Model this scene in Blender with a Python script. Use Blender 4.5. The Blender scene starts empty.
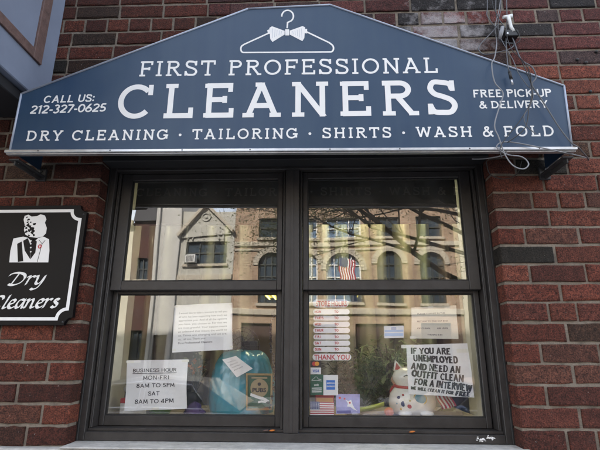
import bpy, bmesh, math, random
from mathutils import Vector, Matrix, noise
R = math.radians
random.seed(7)
SC = bpy.context.scene
COL = SC.collection

# ------------------------------------------------------------------ camera
F_PX, PITCH, ROLL, YAW, DIST = 449.7, 0.27637, 0.00275, -0.03513, 1.7699
cy_, sy_ = math.cos(YAW), math.sin(YAW)
ex = Vector((cy_, -sy_, 0)); ey = Vector((sy_, cy_, 0)); ez = Vector((0, 0, 1))
FWD = ey*math.cos(PITCH) + ez*math.sin(PITCH)
UP0 = -ey*math.sin(PITCH) + ez*math.cos(PITCH)
RGT = ex*math.cos(ROLL) + UP0*math.sin(ROLL)
UPV = -ex*math.sin(ROLL) + UP0*math.cos(ROLL)
EYE = Vector((0, -DIST, 1.5))
cam_d = bpy.data.cameras.new('camera'); cam = bpy.data.objects.new('camera', cam_d); COL.objects.link(cam)
cam_d.sensor_width = 36; cam_d.lens = F_PX/600*36; cam_d.clip_start = .02; cam_d.clip_end = 500
m = Matrix.Identity(4)
for i in range(3):
    m[i][0] = RGT[i]; m[i][1] = UPV[i]; m[i][2] = -FWD[i]; m[i][3] = EYE[i]
cam.matrix_world = m
SC.camera = cam

def ray(px, py): return FWD + RGT*((px-300)/F_PX) + UPV*((225-py)/F_PX)
def at(px, py, Y):                       # measured point of the photo on the vertical plane y = Y
    d = ray(px, py); t = (Y+DIST)/d.y
    return EYE + d*t
def atx(px, py, X):
    d = ray(px, py); return EYE + d*(X/d.x)

# ------------------------------------------------------------------ world, sun, exposure
SUN_EL, SUN_AZ = R(40), R(-24)           # azimuth measured from +Y (behind the shop) towards +X
w = bpy.data.worlds.new('World'); SC.world = w; w.use_nodes = True
nt = w.node_tree
sky = nt.nodes.new('ShaderNodeTexSky'); sky.sky_type = 'NISHITA'; sky.sun_disc = False
sky.sun_elevation = SUN_EL; sky.sun_rotation = SUN_AZ
sky.air_density = 1.0; sky.dust_density = 1.5
hs = nt.nodes.new('ShaderNodeHueSaturation'); hs.inputs['Saturation'].default_value = .42    # a bright, hazy, part clouded sky
nt.links.new(sky.outputs[0], hs.inputs['Color']); nt.links.new(hs.outputs[0], nt.nodes['Background'].inputs[0])
nt.nodes['Background'].inputs[1].default_value = 0.15
sd = bpy.data.lights.new('sun', 'SUN'); sd.energy = 2.3; sd.angle = R(.55); sd.color = (1, .93, .82)
so = bpy.data.objects.new('sun', sd); COL.objects.link(so)
sdir = Vector((math.sin(SUN_AZ)*math.cos(SUN_EL), math.cos(SUN_AZ)*math.cos(SUN_EL), math.sin(SUN_EL)))
so.rotation_euler = (-sdir).to_track_quat('-Z', 'Y').to_euler(); so.location = (0, 5, 20)
SC.view_settings.view_transform = 'Standard'; SC.view_settings.look = 'None'
SC.view_settings.gamma = 1; SC.view_settings.use_curve_mapping = False
SC.view_settings.exposure = 2.92
SC.cycles.use_denoising = True
SC.cycles.max_bounces = 10; SC.cycles.transparent_max_bounces = 16

# ------------------------------------------------------------------ materials
def mat(name, col=(.5, .5, .5), rough=.6, metal=0, bump=0, bscale=200, var=0, vscale=8, coat=0, spec=.5, emit=None, est=0, trans=0, sheen=0):
    M = bpy.data.materials.new(name); M.use_nodes = True
    n = M.node_tree.nodes; l = M.node_tree.links; p = n['Principled BSDF']
    p.inputs['Base Color'].default_value = (*col, 1); p.inputs['Roughness'].default_value = rough
    p.inputs['Metallic'].default_value = metal; p.inputs['Specular IOR Level'].default_value = spec
    p.inputs['Coat Weight'].default_value = coat
    tc = n.new('ShaderNodeTexCoord')
    if var:
        t = n.new('ShaderNodeTexNoise'); t.inputs['Scale'].default_value = vscale; t.inputs['Detail'].default_value = 6
        t.inputs['Roughness'].default_value = .65
        l.new(tc.outputs['Object'], t.inputs['Vector'])
        mr = n.new('ShaderNodeMapRange'); mr.inputs[1].default_value = .25; mr.inputs[2].default_value = .75
        mr.inputs[3].default_value = 1-var; mr.inputs[4].default_value = 1+var
        l.new(t.outputs[0], mr.inputs[0])
        mx = n.new('ShaderNodeMix'); mx.data_type = 'RGBA'; mx.blend_type = 'MULTIPLY'; mx.inputs[0].default_value = 1
        mx.inputs[6].default_value = (*col, 1); l.new(mr.outputs[0], mx.inputs[7]); l.new(mx.outputs[2], p.inputs['Base Color'])
        mr2 = n.new('ShaderNodeMapRange'); mr2.inputs[3].default_value = max(0, rough-.12); mr2.inputs[4].default_value = min(1, rough+.12)
        l.new(t.outputs[0], mr2.inputs[0]); l.new(mr2.outputs[0], p.inputs['Roughness'])
    if bump:
        t2 = n.new('ShaderNodeTexNoise'); t2.inputs['Scale'].default_value = bscale; t2.inputs['Detail'].default_value = 5
        l.new(tc.outputs['Object'], t2.inputs['Vector'])
        b = n.new('ShaderNodeBump'); b.inputs['Strength'].default_value = bump; b.inputs['Distance'].default_value = .004
        l.new(t2.outputs[0], b.inputs['Height']); l.new(b.outputs[0], p.inputs['Normal'])
    if emit:
        p.inputs['Emission Color'].default_value = (*emit, 1); p.inputs['Emission Strength'].default_value = est
    if trans:                                # thin translucent sheet (vinyl, paper, cloth)
        tr = n.new('ShaderNodeBsdfTranslucent'); tr.inputs[0].default_value = (*col, 1)
        ms = n.new('ShaderNodeMixShader'); ms.inputs[0].default_value = trans
        l.new(p.outputs[0], ms.inputs[1]); l.new(tr.outputs[0], ms.inputs[2])
        l.new(ms.outputs[0], n['Material Output'].inputs[0])
    return M

def brick_wall_mat():
    M = bpy.data.materials.new('brick_units'); M.use_nodes = True
    n = M.node_tree.nodes; l = M.node_tree.links; p = n['Principled BSDF']
    p.inputs['Roughness'].default_value = .86; p.inputs['Specular IOR Level'].default_value = .35
    at_ = n.new('ShaderNodeVertexColor'); at_.layer_name = 'brick_tint'
    tc = n.new('ShaderNodeTexCoord')
    t = n.new('ShaderNodeTexNoise'); t.inputs['Scale'].default_value = 38; t.inputs['Detail'].default_value = 8; t.inputs['Roughness'].default_value = .75
    l.new(tc.outputs['Object'], t.inputs['Vector'])
    mr = n.new('ShaderNodeMapRange'); mr.inputs[1].default_value = .28; mr.inputs[2].default_value = .72; mr.inputs[3].default_value = .35; mr.inputs[4].default_value = 1.65
    l.new(t.outputs[0], mr.inputs[0])
    mx = n.new('ShaderNodeMix'); mx.data_type = 'RGBA'; mx.blend_type = 'MULTIPLY'; mx.inputs[0].default_value = 1
    l.new(at_.outputs[0], mx.inputs[6]); l.new(mr.outputs[0], mx.inputs[7])
    tf = n.new('ShaderNodeTexNoise'); tf.inputs['Scale'].default_value = 210; tf.inputs['Detail'].default_value = 4
    l.new(tc.outputs['Object'], tf.inputs['Vector'])
    mf = n.new('ShaderNodeMapRange'); mf.inputs[1].default_value = .32; mf.inputs[2].default_value = .68; mf.inputs[3].default_value = .25; mf.inputs[4].default_value = 1.7
    l.new(tf.outputs[0], mf.inputs[0])
    mxf = n.new('ShaderNodeMix'); mxf.data_type = 'RGBA'; mxf.blend_type = 'MULTIPLY'; mxf.inputs[0].default_value = 1
    l.new(mx.outputs[2], mxf.inputs[6]); l.new(mf.outputs[0], mxf.inputs[7]); mx = mxf
    # lime bloom: pale blotches with a shape of their own near the cable entry
    mp = n.new('ShaderNodeMapping'); mp.vector_type = 'POINT'
    mp.inputs['Location'].default_value = (-.59*3.4, 0, -(2.90+.25)*4.6); mp.inputs['Scale'].default_value = (3.4, 0, 4.6)
    l.new(tc.outputs['Object'], mp.inputs['Vector'])
    ln = n.new('ShaderNodeVectorMath'); ln.operation = 'LENGTH'; l.new(mp.outputs[0], ln.inputs[0])
    t3 = n.new('ShaderNodeTexNoise'); t3.inputs['Scale'].default_value = 14; t3.inputs['Detail'].default_value = 7; t3.inputs['Roughness'].default_value = .7
    l.new(tc.outputs['Object'], t3.inputs['Vector'])
    ad = n.new('ShaderNodeMath'); ad.operation = 'MULTIPLY_ADD'; l.new(t3.outputs[0], ad.inputs[0]); ad.inputs[1].default_value = 2.6; ad.inputs[2].default_value = -.75
    sb = n.new('ShaderNodeMath'); sb.operation = 'SUBTRACT'; l.new(ad.outputs[0], sb.inputs[0]); l.new(ln.outputs['Value'], sb.inputs[1])
    cl = n.new('ShaderNodeMapRange'); cl.inputs[1].default_value = -.25; cl.inputs[2].default_value = .35; cl.inputs[4].default_value = .7
    l.new(sb.outputs[0], cl.inputs[0])
    mx2 = n.new('ShaderNodeMix'); mx2.data_type = 'RGBA'; mx2.inputs[7].default_value = (.46, .44, .45, 1)
    l.new(cl.outputs[0], mx2.inputs[0]); l.new(mx.outputs[2], mx2.inputs[6])
    # mortar smears left on the faces
    t5 = n.new('ShaderNodeTexNoise'); t5.inputs['Scale'].default_value = 17; t5.inputs['Detail'].default_value = 9; t5.inputs['Roughness'].default_value = .75
    l.new(tc.outputs['Object'], t5.inputs['Vector'])
    r5 = n.new('ShaderNodeMapRange'); r5.inputs[1].default_value = .58; r5.inputs[2].default_value = .74; r5.inputs[4].default_value = .24
    l.new(t5.outputs[0], r5.inputs[0])
    mx5 = n.new('ShaderNodeMix'); mx5.data_type = 'RGBA'; mx5.inputs[7].default_value = (.22, .185, .165, 1)
    l.new(r5.outputs[0], mx5.inputs[0]); l.new(mx2.outputs[2], mx5.inputs[6]); mx2 = mx5
    # fine lime specks everywhere
    t4 = n.new('ShaderNodeTexNoise'); t4.inputs['Scale'].default_value = 95; t4.inputs['Detail'].default_value = 2
    l.new(tc.outputs['Object'], t4.inputs['Vector'])
    r4 = n.new('ShaderNodeMapRange'); r4.inputs[1].default_value = .715; r4.inputs[2].default_value = .76; r4.inputs[4].default_value = .6
    l.new(t4.outputs[0], r4.inputs[0])
    mx3 = n.new('ShaderNodeMix'); mx3.data_type = 'RGBA'; mx3.inputs[7].default_value = (.4, .36, .33, 1)
    l.new(r4.outputs[0], mx3.inputs[0]); l.new(mx2.outputs[2], mx3.inputs[6])
    l.new(mx3.outputs[2], p.inputs['Base Color'])
    t2 = n.new('ShaderNodeTexNoise'); t2.inputs['Scale'].default_value = 160; t2.inputs['Detail'].default_value = 8; t2.inputs['Roughness'].default_value = .7
    l.new(tc.outputs['Object'], t2.inputs['Vector'])
    b = n.new('ShaderNodeBump'); b.inputs['Strength'].default_value = 1; b.inputs['Distance'].default_value = .009
    l.new(t2.outputs[0], b.inputs['Height'])
    l.new(b.outputs[0], p.inputs['Normal'])
    return M

def facade_brick(name, c1, c2, mortar, scale=1.0):
    M = bpy.data.materials.new(name); M.use_nodes = True
    n = M.node_tree.nodes; l = M.node_tree.links; p = n['Principled BSDF']; p.inputs['Roughness'].default_value = .9
    tc = n.new('ShaderNodeTexCoord'); mp = n.new('ShaderNodeMapping')
    mp.inputs['Rotation'].default_value = (R(90), 0, 0)
    l.new(tc.outputs['Object'], mp.inputs[0])
    sx = n.new('ShaderNodeSeparateXYZ'); l.new(tc.outputs['Object'], sx.inputs[0])
    cb = n.new('ShaderNodeCombineXYZ'); l.new(sx.outputs[0], cb.inputs[0]); l.new(sx.outputs[2], cb.inputs[1])
    br = n.new('ShaderNodeTexBrick'); br.inputs['Scale'].default_value = 1; br.inputs['Brick Width'].default_value = .21*scale
    br.inputs['Row Height'].default_value = .072*scale; br.inputs['Mortar Size'].default_value = .008
    br.inputs['Color1'].default_value = (*c1, 1); br.inputs['Color2'].default_value = (*c2, 1); br.inputs['Mortar'].default_value = (*mortar, 1)
    l.new(cb.outputs[0], br.inputs['Vector'])
    t = n.new('ShaderNodeTexNoise'); t.inputs['Scale'].default_value = .9; t.inputs['Detail'].default_value = 6
    l.new(tc.outputs['Object'], t.inputs['Vector'])
    mr = n.new('ShaderNodeMapRange'); mr.inputs[1].default_value = .3; mr.inputs[2].default_value = .7; mr.inputs[3].default_value = .7; mr.inputs[4].default_value = 1.25
    l.new(t.outputs[0], mr.inputs[0])
    mx = n.new('ShaderNodeMix'); mx.data_type = 'RGBA'; mx.blend_type = 'MULTIPLY'; mx.inputs[0].default_value = 1
    l.new(br.outputs[0], mx.inputs[6]); l.new(mr.outputs[0], mx.inputs[7]); l.new(mx.outputs[2], p.inputs['Base Color'])
    return M

def glass_mat(name, ior=2.3, wav=.05, dust_veil=.06, tint=(1, 1, 1)):
    M = bpy.data.materials.new(name); M.use_nodes = True
    n = M.node_tree.nodes; l = M.node_tree.links; n.remove(n['Principled BSDF'])
    tr = n.new('ShaderNodeBsdfTransparent'); tr.inputs[0].default_value = (*tint, 1)
    gl = n.new('ShaderNodeBsdfGlossy'); gl.inputs['Roughness'].default_value = .0; gl.inputs[0].default_value = (1, 1, 1, 1)
    df = n.new('ShaderNodeBsdfDiffuse'); df.inputs[0].default_value = (.5, .5, .48, 1)
    tc = n.new('ShaderNodeTexCoord')
    t = n.new('ShaderNodeTexNoise'); t.inputs['Scale'].default_value = 2.2; t.inputs['Detail'].default_value = 1
    l.new(tc.outputs['Object'], t.inputs['Vector'])
    b = n.new('ShaderNodeBump'); b.inputs['Strength'].default_value = wav; b.inputs['Distance'].default_value = .02
    l.new(t.outputs[0], b.inputs['Height']); l.new(b.outputs[0], gl.inputs['Normal'])
    fr = n.new('ShaderNodeFresnel'); fr.inputs[0].default_value = ior
    ge = n.new('ShaderNodeNewGeometry')
    inv = n.new('ShaderNodeMath'); inv.operation = 'SUBTRACT'; inv.inputs[0].default_value = 1; l.new(ge.outputs['Backfacing'], inv.inputs[1])
    mu = n.new('ShaderNodeMath'); mu.operation = 'MULTIPLY'; l.new(fr.outputs[0], mu.inputs[0]); l.new(inv.outputs[0], mu.inputs[1])
    m1 = n.new('ShaderNodeMixShader'); l.new(mu.outputs[0], m1.inputs[0]); l.new(tr.outputs[0], m1.inputs[1]); l.new(gl.outputs[0], m1.inputs[2])
    # dust film, thickened as a veil of haze over the reflections
    t2 = n.new('ShaderNodeTexNoise'); t2.inputs['Scale'].default_value = 9; t2.inputs['Detail'].default_value = 8; t2.inputs['Roughness'].default_value = .7
    l.new(tc.outputs['Object'], t2.inputs['Vector'])
    r2 = n.new('ShaderNodeMapRange'); r2.inputs[1].default_value = .45; r2.inputs[2].default_value = .8; r2.inputs[3].default_value = dust_veil*.25; r2.inputs[4].default_value = dust_veil*2
    l.new(t2.outputs[0], r2.inputs[0])
    mu2 = n.new('ShaderNodeMath'); mu2.operation = 'MULTIPLY'; l.new(r2.outputs[0], mu2.inputs[0]); l.new(inv.outputs[0], mu2.inputs[1])
    m2 = n.new('ShaderNodeMixShader'); l.new(mu2.outputs[0], m2.inputs[0]); l.new(m1.outputs[0], m2.inputs[1]); l.new(df.outputs[0], m2.inputs[2])
    l.new(m2.outputs[0], n['Material Output'].inputs[0])
    return M

def vinyl_mat():
    M = bpy.data.materials.new('blue_vinyl'); M.use_nodes = True
    n = M.node_tree.nodes; l = M.node_tree.links; p = n['Principled BSDF']; p.inputs['Specular IOR Level'].default_value = .4
    tc = n.new('ShaderNodeTexCoord'); mp = n.new('ShaderNodeMapping'); mp.inputs['Scale'].default_value = (26, 26, 1.6); l.new(tc.outputs['Object'], mp.inputs[0])
    t = n.new('ShaderNodeTexNoise'); t.inputs['Scale'].default_value = 1; t.inputs['Detail'].default_value = 5; l.new(mp.outputs[0], t.inputs['Vector'])
    t2 = n.new('ShaderNodeTexNoise'); t2.inputs['Scale'].default_value = 4.5; t2.inputs['Detail'].default_value = 8; t2.inputs['Roughness'].default_value = .7; l.new(tc.outputs['Object'], t2.inputs['Vector'])
    ad = n.new('ShaderNodeMath'); ad.operation = 'ADD'; l.new(t.outputs[0], ad.inputs[0]); l.new(t2.outputs[0], ad.inputs[1])
    rp = n.new('ShaderNodeValToRGB'); l.new(ad.outputs[0], rp.inputs[0])     # vertical streaks and blotches in the vinyl colour
    dv = n.new('ShaderNodeMath'); dv.operation = 'MULTIPLY'; dv.inputs[1].default_value = .5; l.new(ad.outputs[0], dv.inputs[0]); l.new(dv.outputs[0], rp.inputs[0])
    rp.color_ramp.elements[0].position = .3; rp.color_ramp.elements[0].color = (.015, .042, .093, 1)
    rp.color_ramp.elements[1].position = .72; rp.color_ramp.elements[1].color = (.031, .062, .108, 1)
    l.new(rp.outputs[0], p.inputs['Base Color'])
    mr = n.new('ShaderNodeMapRange'); mr.inputs[3].default_value = .28; mr.inputs[4].default_value = .52; l.new(t2.outputs[0], mr.inputs[0]); l.new(mr.outputs[0], p.inputs['Roughness'])
    t3 = n.new('ShaderNodeTexNoise'); t3.inputs['Scale'].default_value = 3.2; t3.inputs['Detail'].default_value = 2; l.new(tc.outputs['Object'], t3.inputs['Vector'])
    b = n.new('ShaderNodeBump'); b.inputs['Strength'].default_value = .5; b.inputs['Distance'].default_value = .02; l.new(t3.outputs[0], b.inputs['Height'])
    wv = n.new('ShaderNodeTexNoise'); wv.inputs['Scale'].default_value = 700; l.new(tc.outputs['Object'], wv.inputs['Vector'])
    b2 = n.new('ShaderNodeBump'); b2.inputs['Strength'].default_value = .25; b2.inputs['Distance'].default_value = .001; l.new(wv.outputs[0], b2.inputs['Height']); l.new(b.outputs[0], b2.inputs['Normal'])
    l.new(b2.outputs[0], p.inputs['Normal'])
    return M
MT = {}
MT['brick'] = brick_wall_mat()
MT['mortar'] = mat('mortar', (.19, .162, .13), .95, bump=1, bscale=180, var=.5, vscale=22)
MT['stone'] = mat('ledge_stone', (.42, .41, .39), .9, bump=.8, bscale=90, var=.3, vscale=25)
MT['bronze'] = mat('bronze_aluminium', (.030, .027, .026), .45, bump=.12, bscale=350, var=.4, vscale=16)
MT['seal'] = mat('black_sealant', (.012, .012, .012), .6)
MT['glass'] = glass_mat('window_glass')
MT['farglass'] = mat('far_window_glass', (.05, .07, .09), .05, spec=1)
MT['vinyl'] = vinyl_mat()
MT['letter'] = mat('white_lettering', (.84, .84, .83), .5, var=.07, vscale=5, trans=.08)
MT['alu'] = mat('brushed_aluminium', (.55, .56, .58), .35, metal=.85, var=.15, vscale=20)
MT['steel'] = mat('galvanised_bracket', (.045, .045, .048), .55, metal=.3, var=.3, vscale=40)
MT['greybox'] = mat('grey_blue_paint', (.185, .215, .285), .5, bump=.05, bscale=60, var=.10, vscale=7)
MT['browntrim'] = mat('brown_trim', (.115, .068, .058), .7, bump=.6, bscale=120, var=.35, vscale=30)
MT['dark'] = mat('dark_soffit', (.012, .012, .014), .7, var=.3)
MT['plaque'] = mat('black_plaque', (.006, .006, .007), .35, spec=.12, var=.1)
MT['white'] = mat('white_paint', (.8, .8, .79), .5)
MT['paper'] = mat('paper', (.80, .80, .79), .8, var=.05, vscale=14, trans=.06)
MT['oldpaper'] = mat('yellowed_paper', (.74, .72, .62), .8, var=.06, vscale=14, trans=.2)
MT['ink'] = mat('printed_ink', (.03, .03, .035), .7)
MT['greyink'] = mat('grey_ink', (.14, .14, .15), .7)
MT['marker'] = mat('black_marker', (.018, .018, .02), .6, var=.6, vscale=120)
MT['redink'] = mat('red_ink', (.50, .045, .05), .6)
MT['blueink'] = mat('blue_ink', (.03, .10, .42), .6)
MT['skyink'] = mat('pale_blue_ink', (.45, .58, .78), .7)
MT['cream'] = mat('cream_paint', (.46, .45, .38), .6, var=.08, vscale=6)
MT['wall_in'] = mat('shop_wall_paint', (.50, .48, .30), .8, var=.1, vscale=3)
MT['floor_in'] = mat('shop_floor_tile', (.22, .2, .17), .5, var=.2)
MT['ceil_in'] = mat('ceiling_tile', (.55, .55, .48), .9, var=.06)
MT['wood'] = mat('pale_wood', (.42, .34, .22), .6, var=.2, vscale=12)
MT['asphalt'] = mat('asphalt', (.05, .05, .052), .9, bump=.6, bscale=120, var=.25, vscale=2)
MT['pave'] = mat('pavement_concrete', (.30, .29, .275), .9, bump=.4, bscale=60, var=.18, vscale=1.5)
MT['kerb'] = mat('kerb_stone', (.36, .355, .345), .85, bump=.4, bscale=80, var=.15)
MT['paintline'] = mat('road_paint', (.75, .75, .72), .8, var=.2, vscale=15)
MT['bark'] = mat('bark', (.17, .15, .115), .95, bump=1, bscale=60, var=.35, vscale=20)
MT['leaf'] = mat('leaf_green', (.22, .24, .08), .6, var=.4, vscale=30, trans=.35)
MT['darkleaf'] = mat('indoor_leaf', (.03, .06, .025), .4, var=.4, vscale=30, trans=.2)
MT['paleleaf'] = mat('pale_leaf', (.34, .40, .24), .6, var=.4, vscale=30, trans=.3)
MT['cable'] = mat('grey_cable', (.10, .105, .115), .45)
MT['cablepale'] = mat('pale_cable', (.21, .215, .23), .45)
MT['plasticw'] = mat('white_plastic', (.72, .74, .74), .4)
MT['black'] = mat('black_plastic', (.014, .014, .015), .45)

# ------------------------------------------------------------------ mesh helpers
BASE = {}
class MB:
    def __init__(s): s.b = bmesh.new(); s.tint = None
    def box(s, x0, x1, y0, y1, z0, z1, bv=0, seg=1):
        mtx = Matrix.Translation(((x0+x1)/2, (y0+y1)/2, (z0+z1)/2)) @ Matrix.Diagonal((abs(x1-x0), abs(y1-y0), abs(z1-z0), 1))
        r = bmesh.ops.create_cube(s.b, size=1, matrix=mtx)
        if bv:
            es = list({e for v in r['verts'] for e in v.link_edges})
            bmesh.ops.bevel(s.b, geom=es, offset=bv, segments=seg, affect='EDGES', profile=.5)
        return s
    def obox(s, c, ax, ay, az, h, bv=0):       # oriented box: centre, unit axes, half sizes
        mtx = Matrix.Identity(4)
        for i in range(3):
            mtx[i][0] = ax[i]*h[0]*2; mtx[i][1] = ay[i]*h[1]*2; mtx[i][2] = az[i]*h[2]*2; mtx[i][3] = c[i]
        r = bmesh.ops.create_cube(s.b, size=1, matrix=mtx)
        if bv:
            es = list({e for v in r['verts'] for e in v.link_edges})
            bmesh.ops.bevel(s.b, geom=es, offset=bv, segments=1, affect='EDGES')
        return s
    def prism(s, pts, y0, y1, bv=0):           # outline in x,z pushed through y (y0 is the front)
        a = [s.b.verts.new((p[0], y0, p[1])) for p in pts]; c = [s.b.verts.new((p[0], y1, p[1])) for p in pts]
        fs = [s.b.faces.new(a), s.b.faces.new(c[::-1])]
        n = len(pts)
        for i in range(n): fs.append(s.b.faces.new((a[i], c[i], c[(i+1) % n], a[(i+1) % n])))
        bmesh.ops.recalc_face_normals(s.b, faces=fs)
        return s
    def prismx(s, pts, x0, x1):                # outline in y,z pushed through x
        a = [s.b.verts.new((x0, p[0], p[1])) for p in pts]; c = [s.b.verts.new((x1, p[0], p[1])) for p in pts]
        fs = [s.b.faces.new(a), s.b.faces.new(c[::-1])]
        n = len(pts)
        for i in range(n): fs.append(s.b.faces.new((a[i], c[i], c[(i+1) % n], a[(i+1) % n])))
        bmesh.ops.recalc_face_normals(s.b, faces=fs)
        return s
    def tube(s, pts, r, n=8, closed=False, cap=True):
        pts = [Vector(p) for p in pts]
        rs = r if isinstance(r, (list, tuple)) else [r]*len(pts)
        rings = []; up = Vector((0, 0, 1)); N = len(pts)
        for i, p in enumerate(pts):
            t = (pts[(i+1) % N]-pts[i-1]) if closed else (pts[min(i+1, N-1)]-pts[max(i-1, 0)])
            t = t.normalized() if t.length > 1e-9 else Vector((0, 0, 1))
            u = up - t*up.dot(t)
            if u.length < .15: u = Vector((1, 0, 0)) - t*t.x
            u.normalize(); up = u; v = t.cross(u)
            rings.append([s.b.verts.new(p + (u*math.cos(2*math.pi*k/n)+v*math.sin(2*math.pi*k/n))*rs[i]) for k in range(n)])
        for i in range(N if closed else N-1):
            a = rings[i]; c = rings[(i+1) % N]
            for k in range(n): s.b.faces.new((a[k], c[k], c[(k+1) % n], a[(k+1) % n])).smooth = True
        if cap and not closed:
            s.b.faces.new(rings[0]); s.b.faces.new(rings[-1][::-1])
        return s
    def rings(s, rr, cap=True, smooth=True):   # list of closed rings of points, equal counts
        V = [[s.b.verts.new(p) for p in r] for r in rr]
        n = len(V[0]); fs = []
        for a, c in zip(V, V[1:]):
            for k in range(n):
                f = s.b.faces.new((a[k], a[(k+1) % n], c[(k+1) % n], c[k])); f.smooth = smooth; fs.append(f)
        if cap: fs.append(s.b.faces.new(V[0][::-1])); fs.append(s.b.faces.new(V[-1]))
        bmesh.ops.recalc_face_normals(s.b, faces=fs)
        return s
    def lathe(s, c, prof, n=24, sx=1, sy=1):
        return s.rings([[(c[0]+r*sx*math.cos(2*math.pi*k/n), c[1]+r*sy*math.sin(2*math.pi*k/n), c[2]+z) for k in range(n)] for r, z in prof])
    def ball(s, c, rx, ry=None, rz=None, n=16):
        ry = ry or rx; rz = rz or rx
        r = bmesh.ops.create_uvsphere(s.b, u_segments=n, v_segments=max(6, n//2), radius=1, matrix=Matrix.Translation(c) @ Matrix.Diagonal((rx, ry, rz, 1)))
        for v in r['verts']:
            for f in v.link_faces: f.smooth = True
        return s
    def quad(s, *p):
        s.b.faces.new([s.b.verts.new(q) for q in p]); return s
    def build(s, name, m, parent=None, loc=None):
        me = bpy.data.meshes.new(name)
        base = BASE[parent] if parent is not None else Vector(loc if loc is not None else (0, 0, 0))
        bmesh.ops.translate(s.b, verts=s.b.verts[:], vec=-base)
        s.b.to_mesh(me); s.b.free()
        o = bpy.data.objects.new(name, me); COL.objects.link(o)
        for mm in (m if isinstance(m, (list, tuple)) else [m]): me.materials.append(MT[mm] if isinstance(mm, str) else mm)
        if parent is not None:
            o.parent = parent; BASE[o] = base
        else:
            o.location = base; BASE[o] = base
        return o

def tag(o, label=None, cat=None, group=None, kind=None):
    if label: o['label'] = label
    if cat: o['category'] = cat
    if group: o['group'] = group
    if kind: o['kind'] = kind
    return o
def thing(name, loc, label, cat, group=None):
    o = bpy.data.objects.new(name, None); COL.objects.link(o); o.location = loc; o.empty_display_size = .1
    BASE[o] = Vector(loc)
    return tag(o, label, cat, group)
def spline(P, n=8, closed=False):
    P = [Vector(p) for p in P]; out = []; N = len(P)
    for i in range(N if closed else N-1):
        if closed: a, b, c, d = P[i-1], P[i], P[(i+1) % N], P[(i+2) % N]
        else: a, b, c, d = P[max(i-1, 0)], P[i], P[i+1], P[min(i+2, N-1)]
        for k in range(n):
            t = k/n
            out.append(.5*((2*b)+(c-a)*t+(2*a-5*b+4*c-d)*t*t+(3*b-a-3*c+d)*t**3))
    if not closed: out.append(P[-1])
    return out
def arc(cx, cy, rx, ry, a0, a1, n=18):
    return [(cx+rx*math.cos(R(a0+(a1-a0)*i/n)), cy+ry*math.sin(R(a0+(a1-a0)*i/n))) for i in range(n+1)]

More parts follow.
